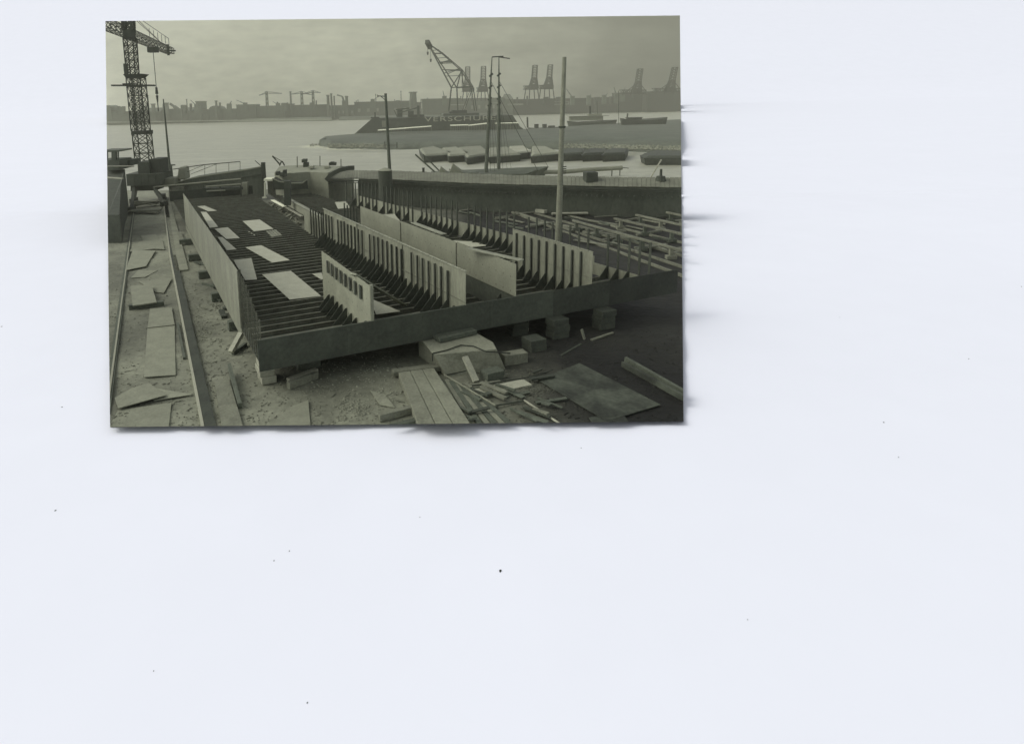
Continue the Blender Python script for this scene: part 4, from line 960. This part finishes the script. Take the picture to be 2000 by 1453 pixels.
awning(738, 842, 255.5, 247.5, 222, 'long excursion boat with a pale rising awning in front of the lettered dock')
awning(880, 914, 246, 245, 220, 'short boat with a bright level awning below the lettering')
awning(915, 955, 246, 241.5, 222, 'boat with a striped pale awning left of the two masts')
awning(968, 1012, 242, 241, 224, 'pale boat with a low canopy right of the two masts')
def hullboat(x0, x1, yw, Y, h, label, parts, m=M_hull, name='tugboat', cat='boat'):
    a, b = at(x0, yw, Y), at(x1, yw, Y); r = root(name, Vector(((a.x+b.x)/2, Y, -1.5)), label, cat)
    L = b.x-a.x; n = 10; mb = MB(); R1 = []; R2 = []
    for i in range(n+1):
        f = i/n; wd = 2.2*math.sin(math.pi*min(1, max(.08, f*.92+.06)))**.5; sh = h*(1+.5*(2*f-1)**2)
        R1.append((a.x+L*f, wd, -.9+sh)); R2.append((a.x+L*(.04+.92*f), wd*.7, -1.7))
    top = [(x, Y-w_, z) for x, w_, z in R1]+[(x, Y+w_, z) for x, w_, z in reversed(R1)]
    bot = [(x, Y-w_, z) for x, w_, z in R2]+[(x, Y+w_, z) for x, w_, z in reversed(R2)]
    mb.hexa(bot, top); build('hull', mb, m, parent=r)
    for nm, mt, fn in parts:
        mb = MB(); fn(mb, Y); build(nm, mb, mt, parent=r)
    return r
hullboat(1108, 1204, 245, 262, 1.6, 'white decked passenger steamer with dark funnel and mast beyond the spit', [
    ('deck_house', M_gplate, lambda mb, Y: (px_box(mb, 1114, 1178, 228, 236, Y-1, 2.4), px_box(mb, 1150, 1176, 222.5, 227.5, Y-.8, 2))),
    ('upper_deck', M_farl, lambda mb, Y: px_box(mb, 1112, 1190, 226.8, 227.8, Y-1.6, 3.4)),
    ('funnel', M_dark, lambda mb, Y: mb.tube(at(1153, 228, Y), at(1152, 208, Y), .45, .45)),
    ('mast', M_steel, lambda mb, Y: mb.bar(at(1167, 226, Y), at(1166, 198, Y), .14)),
    ('railing', M_farl, lambda mb, Y: [mb.bar(at(x, 226, Y-1.5), at(x, 222, Y-1.5), .1) for x in range(1113, 1150, 4)]+[mb.bar(at(1113, 222, Y-1.5), at(1150, 221.5, Y-1.5), .12)])], name='steamer')
hullboat(1212, 1302, 245, 250, 2.2, 'dark tugboat with thin funnel and low wheelhouse right of the steamer', [
    ('wheelhouse', M_dark, lambda mb, Y: (px_box(mb, 1228, 1254, 231, 238, Y-1, 2.2), px_box(mb, 1226, 1256, 229.8, 231, Y-1.3, 2.8))),
    ('funnel', M_dark, lambda mb, Y: mb.tube(at(1224, 236, Y), at(1226, 222, Y), .3, .3))], m=M_dark)
hullboat(1032, 1093, 256, 238, .7, 'low dark barge with deck boxes left of the tall bare pole', [
    ('deck_box', M_dark, lambda mb, Y: (px_box(mb, 1045, 1052, 243, 250, Y-.8, 1.5), px_box(mb, 1061, 1068, 243, 250, Y-.8, 1.5), px_box(mb, 1072, 1084, 246, 250, Y-.8, 1.5))),
    ('funnel', M_dark, lambda mb, Y: mb.tube(at(1030.5, 250, Y), at(1030, 229, Y), .35, .3))], m=M_dark, name='work_barge')
small('navigation_mast', 'thin tall pole beyond the spit between the steamer and the tugboat', 'pole', lambda mb: mb.bar(at(1208.5, 244, 246), at(1208, 178, 246), .16), M_steel)

# ------------------------------------------------------------------ far shore
def shed(x0, x1, yt, yb, Y, label, roof='flat', m=None, name='warehouse', cat='building', dpt=18, windows=0):
    m = m or M_far
    a, b = at(x0, yb, Y), at(x1, yb, Y); c = at((x0+x1)/2, yt, Y); z1 = c.z; z0 = -1.2
    r = root(name, Vector(((a.x+b.x)/2, Y, z0)), label, cat)
    hr = (z1-z0)*.25 if roof != 'flat' else (z1-z0)*.05
    mb = MB(); mb.box(a.x, b.x, Y, Y+dpt, z0, z1-hr); build('wall', mb, m, parent=r)
    mb = MB()
    if roof == 'gable':
        mb.add([(a.x-.3, Y-.4, z1-hr+.003), (b.x+.3, Y-.4, z1-hr+.003), (b.x+.3, Y+dpt, z1-hr+.003), (a.x-.3, Y+dpt, z1-hr+.003), (a.x+1, Y+dpt/2, z1), (b.x-1, Y+dpt/2, z1)], [(0, 1, 5, 4), (2, 3, 4, 5), (1, 2, 5), (3, 0, 4), (3, 2, 1, 0)])
    elif roof == 'dome':
        n = 8; w_ = (b.x-a.x)/2; cx = (a.x+b.x)/2; pts = [(cx-w_*math.cos(math.pi*i/n), z1-hr+.003+hr*math.sin(math.pi*i/n)) for i in range(n+1)]
        mb.hexa([(x, Y-.3, z) for x, z in pts], [(x, Y+dpt, z) for x, z in pts])
    else: mb.box(a.x-.3, b.x+.3, Y-.3, Y+dpt, z1-hr+.003, z1)
    build('roof', mb, m, parent=r)
    if windows:
        mb = MB()
        for i in range(windows):
            x = a.x+(b.x-a.x)*(i+.35)/windows; mb.box(x, x+(b.x-a.x)/windows*.3, Y-.12, Y-.01, z0+(z1-z0)*.4, z0+(z1-z0)*.6)
        build('window', mb, M_farl, parent=r)
    return r
Yf = 520.
for args in [
    (200, 220, 206, 236, Yf, 'rounded shed at the far left edge of the distant shore', 'dome'),
    (221, 268, 218, 234, Yf, 'low shed on the distant shore behind the crane mast'),
    (283, 315, 211, 233, Yf, 'shed on the distant shore right of the crane mast', 'gable'),
    (316, 352, 213, 232, Yf+5, 'long low hall on the distant shore around the leaning pole'),
    (353, 384, 210, 231, Yf, 'pale hall on the distant shore left of the square silo', 'gable'),
    (384.5, 393, 198, 231, Yf-4, 'dark square silo tower on the distant left shore'),
    (395, 408, 214, 230, Yf, 'small shed right of the square silo'),
    (409, 432, 207, 230, Yf, 'domed hall with a finial on the distant left shore', 'dome'),
    (433, 462, 213, 229, Yf+3, 'low block between the domed hall and the long terrace'),
    (463, 500, 204.5, 229, Yf, 'long terrace of sheds left of the double armed crane'),
    (501, 556, 207, 228, Yf+4, 'grey row of sheds under the double armed crane'),
    (557, 570, 203, 228, Yf, 'short block beneath the thin chimney pair'),
    (571, 640, 205, 227, Yf+3, 'long dark row of sheds under the curved jib crane'),
    (641, 692, 206, 227, Yf, 'plain long shed behind the dock area, left of the terminal', 'flat'),
    (693, 800, 198.5, 226, Yf, 'long low terminal building behind the slim lamp pole'),
    (801, 823, 200, 225, Yf+5, 'connecting shed right of the long low terminal'),
    (826, 900, 193, 225, Yf-20, 'big block shaped warehouse left of the sheerleg crane'),
    (901, 985, 192, 222, Yf, 'wide warehouse behind the sheerleg crane and two masts'),
    (986, 1002, 184, 221, Yf, 'peaked grain tower between the right mast and the paired unloaders', 'gable'),
    (1003, 1100, 193.5, 220, Yf, 'long warehouse beneath the paired unloaders'),
    (1104, 1160, 192, 218, Yf+8, 'distant wooded looking sheds right of the tall bare pole'),
    (1161, 1208, 190.5, 217, Yf+8, 'distant low sheds right of centre under tiny jib cranes'),
    (1209, 1262, 181, 216, Yf, 'tall ship like dark warehouse under the left of the two right hand unloaders'),
    (1263, 1345, 178.5, 216, Yf-10, 'tall dark warehouse at the right edge under the last unloader')]:
    x0, x1, yt, yb, Y, lb = args[:6]; mm = M_fard if x0 > 1000 else M_far; rf = args[6] if len(args) > 6 else 'flat'
    shed(x0, x1, yt, yb, Y, lb, rf, m=mm, windows=(6 if 'terminal' in lb or 'behind the sheerleg' in lb else 0))
mb = MB()
def tree(x, yt, Y, w_, label):
    pass
def chimney(x, yt, Y, r, label):
    b = at(x, 226, Y); t = at(x, yt, Y); t.x = b.x; ro = root('chimney', Vector((b.x, Y, 0)), label, 'chimney', )
    mb = MB(); mb.tube((b.x, Y, 0), t, r, r*.75); build('stack', mb, M_far, parent=ro)
    mb = MB(); mb.tube(t, t+Vector((0, 0, .8)), r, r); build('cap', mb, M_far, parent=ro)
for x, yt, r, lb in [(301, 205, 2.0, 'stubby stack on the shed right of the crane mast'), (327, 203, 2.2, 'stubby stack left of the sloping conveyor'), (292, 188, .5, 'needle thin stack by the crane mast'), (367, 196, .5, 'needle thin stack on the pale hall'),
                     (424, 199, 1.2, 'finial stack on the domed hall'), (569.5, 181, .9, 'tall thin stack between the armed cranes'), (642, 188, 1.4, 'left of two stacks near the curved jib'), (648.5, 185, 1.0, 'right of two stacks near the curved jib'),
                     (654, 190, .7, 'short thin stack just left of the curved jib'), (678, 190, 1.5, 'tapering stack right of the curved jib'), (807.5, 182, 3.4, 'broad square looking stack left of the big block warehouse'), (784, 180, .4, 'needle mast left of the broad stack'), (735, 186, .4, 'needle mast above the long low terminal')]:
    chimney(x, yt, Yf-2, r, lb)
def tcrane(x, yt, arm, Y, label, h=222):
    b = at(x, h, Y); t = at(x, yt, Y); t.x = b.x; ro = root('harbour_crane', Vector((b.x, Y, 0)), label, 'crane')
    mb = MB(); k = 1.0; mb.lattice([(b.x-k, Y-k, 0), (b.x+k, Y-k, 0), (b.x+k, Y+k, 0), (b.x-k, Y+k, 0)], [(b.x-k*.6, Y-k*.6, t.z), (b.x+k*.6, Y-k*.6, t.z), (b.x+k*.6, Y+k*.6, t.z), (b.x-k*.6, Y+k*.6, t.z)], 6, .5); build('mast', mb, M_far, parent=ro)
    mb = MB(); zz = t.z-2.5
    for a_, c_ in arm: mb.bar((b.x, Y, zz+1.5), (b.x+a_, Y, zz+c_), .7, .6); mb.bar((b.x, Y, zz+3), (b.x+a_*.8, Y, zz+c_+.3), .3)
    build('jib', mb, M_far, parent=ro)
tcrane(523, 180, [(-6, 0), (12, 1)], Yf-6, 'double armed crane standing highest over the left shore')
tcrane(591, 180, [(-8, 1), (9, 0)], Yf-6, 'left of two neighbouring hammerhead cranes on the far shore')
tcrane(613, 178, [(-9, 0), (6, 1)], Yf-6, 'right of two neighbouring hammerhead cranes on the far shore')
def jibcrane(x0, y0, x1, y1, Y, label, wd=.8, bend=0):
    a, b = at(x0, y0, Y), at(x1, y1, Y); ro = root('jib_crane', Vector((a.x, Y, a.z-3)), label, 'crane')
    mb = MB(); m_ = a.lerp(b, .6)+Vector((bend, 0, 1.5*abs(bend)/3)); mb.bar(a, m_, wd); mb.bar(m_, b, wd*.7); build('jib', mb, M_far, parent=ro)
    mb = MB(); mb.box(a.x-1.6, a.x+1.6, Y-1, Y+1, a.z-6, a.z+1.2); build('cab', mb, M_far, parent=ro)
jibcrane(672, 200, 658, 186, Yf-8, 'curved jib crane bending left above the long row of sheds', 1.4, 2)
jibcrane(448, 206, 452, 198, Yf-6, 'small steep jib crane right of the domed hall')
jibcrane(352, 217, 332, 203, Yf-8, 'sloping conveyor beside the leaning pole', 2.4)
jibcrane(479, 204, 462, 196, Yf-6, 'thin low jib crane left of the double armed crane', .5)
jibcrane(384, 207, 372, 196, Yf-6, 'thin jib left of the square silo', .5)
jibcrane(543, 205, 533, 199, Yf-6, 'tiny jib crane right of the double armed crane', .5)
jibcrane(728, 197, 741, 188, Yf-6, 'tiny jib above the long low terminal', .5)
jibcrane(868, 191, 865, 178, Yf-24, 'small steep jib left of the sheerleg crane', .6)
jibcrane(1204, 187, 1199, 171, Yf-6, 'tall steep jib at the left of the right hand warehouses', .8)
jibcrane(1216, 184, 1221, 172, Yf-6, 'steep jib leaning right next to the tall steep one', .5)
jibcrane(1118, 191, 1106, 174, Yf-6, 'sloping jib just right of the tall bare pole', .7)
jibcrane(1150, 190, 1154, 185, Yf-6, 'left tiny jib over the distant low sheds', .5)
jibcrane(1180, 189, 1187, 183, Yf-6, 'right tiny jib over the distant low sheds', .5)
def unloader(xt, yt, xb, yp, x0, x1, yg, Y, label, nseg=9):
    ro = root('ore_unloader', at(xb, yg, Y), label, 'crane', 'tall ore unloaders with raised booms')
    w_ = 3.0; b, t = at(xb, yp, Y), at(xt, yt, Y)
    mb = MB(); mb.lattice([b+Vector((-w_*.6, 0, 0)), b+Vector((w_*.6, 0, 0)), b+Vector((w_*.6, 3, 0)), b+Vector((-w_*.6, 3, 0))], [t+Vector((-w_*.5, 0, 0)), t+Vector((w_*.5, 0, 0)), t+Vector((w_*.5, 3, 0)), t+Vector((-w_*.5, 3, 0))], nseg, .42, x=False); build('raised_boom', mb, M_fard, parent=ro)
    m_ = b.lerp(t, .45); mb = MB(); l_, r__ = at(x0, yp, Y), at(x1, yp, Y)
    mb.lattice([b+Vector((-3.2, 0, 0)), b+Vector((3.2, 0, 0)), b+Vector((3.2, 4, 0)), b+Vector((-3.2, 4, 0))], [m_+Vector((-1.6, 0, 0)), m_+Vector((1.6, 0, 0)), m_+Vector((1.6, 3, 0)), m_+Vector((-1.6, 3, 0))], 3, .55)
    mb.bar(m_, l_.lerp(b, .3), .5); mb.bar(m_, r__, .4); build('tower', mb, M_fard, parent=ro)
    mb = MB(); mb.lattice([l_+Vector((0, 0, -1.2)), l_+Vector((0, 4, -1.2)), l_+Vector((0, 4, 1.4)), l_+Vector((0, 0, 1.4))], [r__+Vector((0, 0, -1.2)), r__+Vector((0, 4, -1.2)), r__+Vector((0, 4, 1.4)), r__+Vector((0, 0, 1.4))], 6, .4); build('bridge', mb, M_fard, parent=ro)
    mb = MB(); mb.box(b.x-3, b.x+3, Y+.5, Y+3.5, b.z-1.5, b.z+2.5); build('cab', mb, M_fard, parent=ro)
    for f in (.12, .4, .7, .95):
        p = l_.lerp(r__, f); g = Vector((p.x+(f-.5)*3, p.y, at(xb, yg, Y).z)); mb = MB(); mb.bar(p, g, .6); build('leg', mb, M_fard, parent=ro)
Yu = 480.
unloader(914, 131, 913, 176, 903, 926, 198, Yu, 'farthest left ore unloader, half hidden by the sheerleg crane')
unloader(945, 130, 944, 176, 932, 953, 198, Yu, 'ore unloader just left of the two masts')
unloader(1046, 128, 1043, 172, 1024, 1051, 195, Yu, 'ore unloader right of the two masts, the left of its pair')
unloader(1076, 127, 1072, 171, 1053, 1081, 195, Yu, 'ore unloader nearest the tall bare pole, the right of its pair')
unloader(1252, 135, 1245, 180, 1213, 1262, 186, Yu-10, 'ore unloader above the tall dark warehouse, second from the right edge')
unloader(1320, 132, 1310, 177, 1277, 1330, 184, Yu-10, 'ore unloader at the right edge of the skyline')
for i in range(46):
    x = rnd.uniform(210, 830) if i < 28 else rnd.uniform(830, 1330)
    base = 209-.024*(x-300) if x < 830 else 194-.012*(x-900)
    if x > 1209: base -= 10
    w_ = rnd.choice([.7, 1, 1.2, 2, 4, 9]); h_ = rnd.uniform(.6, 2.4)*(2.6 if w_ < 1.5 else 1)
    mb = MB(); px_box(mb, x, x+w_, base-h_, base+14, Yf-1-rnd.uniform(0, 6), 5); build('skyline_shed', mb, M_fard if x > 1000 else M_far, label='tiny rooftop or stack breaking the skyline of the distant shore', cat='rooftop', group='small roofs and stacks along the distant shore')
# pale rooftop screens
small('roof_sign', 'pale striped roof panel behind the left mast on the far shore', 'roof panel', lambda mb: (px_box(mb, 880, 908, 204, 206, 470, .5), px_box(mb, 956, 973, 201, 202.5, 470, .5)), M_farl)
small('roof_sign', 'pale rooftop panel behind the tall bare pole', 'roof panel', lambda mb: (px_box(mb, 1083, 1112, 203.5, 205, 470, .5), px_box(mb, 1083, 1112, 198.8, 199.6, 470, .5), px_box(mb, 1110.5, 1112, 199, 205, 470, .5)), M_farl)
small('far_ferry', 'pale low ferry on the far side left of the paired unloaders', 'boat', lambda mb: (px_box(mb, 992, 1022, 203, 206, 468, 1),), M_farl)

# ------------------------------------------------------------------ air
hz = bpy.data.materials.new('haze_air'); hz.use_nodes = True
nn = hz.node_tree.nodes; nn.remove(nn['Principled BSDF'])
pv = nn.new('ShaderNodeVolumePrincipled'); pv.inputs['Color'].default_value = (.93, .94, .735, 1); pv.inputs['Density'].default_value = .00075
hz.node_tree.links.new(pv.outputs[0], nn['Material Output'].inputs['Volume'])
mb = MB(); mb.box(-650, 650, 14, 898, -1.71, 260); hzo = build('haze', mb, hz, kind='stuff')
hzo['label'] = 'thin grey air lying over the harbour and the yard'; hzo['category'] = 'haze'

# ------------------------------------------------------------------ square off the model at its four sides
C = Vector((0, 0, H))
corners = [(206, 42), (1328, 31), (1335, 823), (215, 834)]
planes = []
mid = ray(770, 432)
for i in range(4):
    a, b = ray(*corners[i]), ray(*corners[(i+1) % 4]); nrm = a.cross(b).normalized()
    if nrm.dot(mid) > 0: nrm = -nrm        # outward
    planes.append(nrm)
bpy.context.view_layer.update()
FILL = {'sky', 'water', 'ground_base', 'haze'}
for o in list(bpy.data.objects):
    if o.type != 'MESH' or o.name in NOTRIM: continue
    mw = o.matrix_world; pts = [mw @ v.co for v in o.data.vertices]
    out = False; cross = []
    for nrm in planes:
        ds = [(p-C).dot(nrm) for p in pts]
        if min(ds) >= 0: out = True; break
        if max(ds) > 0: cross.append(nrm)
    if out: bpy.data.objects.remove(o); continue
    if not cross: continue
    if o.data.users > 1: o.data = o.data.copy()
    inv = mw.inverted(); bm = bmesh.new(); bm.from_mesh(o.data)
    closed = all(e.is_manifold for e in bm.edges)
    for nrm in cross:
        geom = bm.verts[:]+bm.edges[:]+bm.faces[:]
        r = bmesh.ops.bisect_plane(bm, geom=geom, plane_co=inv @ C, plane_no=(inv.to_3x3() @ nrm).normalized(), clear_outer=True)
        if closed:
            ed = [e for e in r['geom_cut'] if isinstance(e, bmesh.types.BMEdge) and e.is_valid]
            if ed: bmesh.ops.edgeloop_fill(bm, edges=ed) if o.name in FILL else bmesh.ops.holes_fill(bm, edges=ed)
    if len(bm.faces) == 0: bm.free(); bpy.data.objects.remove(o); continue
    bmesh.ops.recalc_face_normals(bm, faces=bm.faces) if closed else None
    bm.to_mesh(o.data); bm.free()
for _ in range(2):
    for o in list(bpy.data.objects):
        if o.type == 'EMPTY' and not o.children: bpy.data.objects.remove(o)
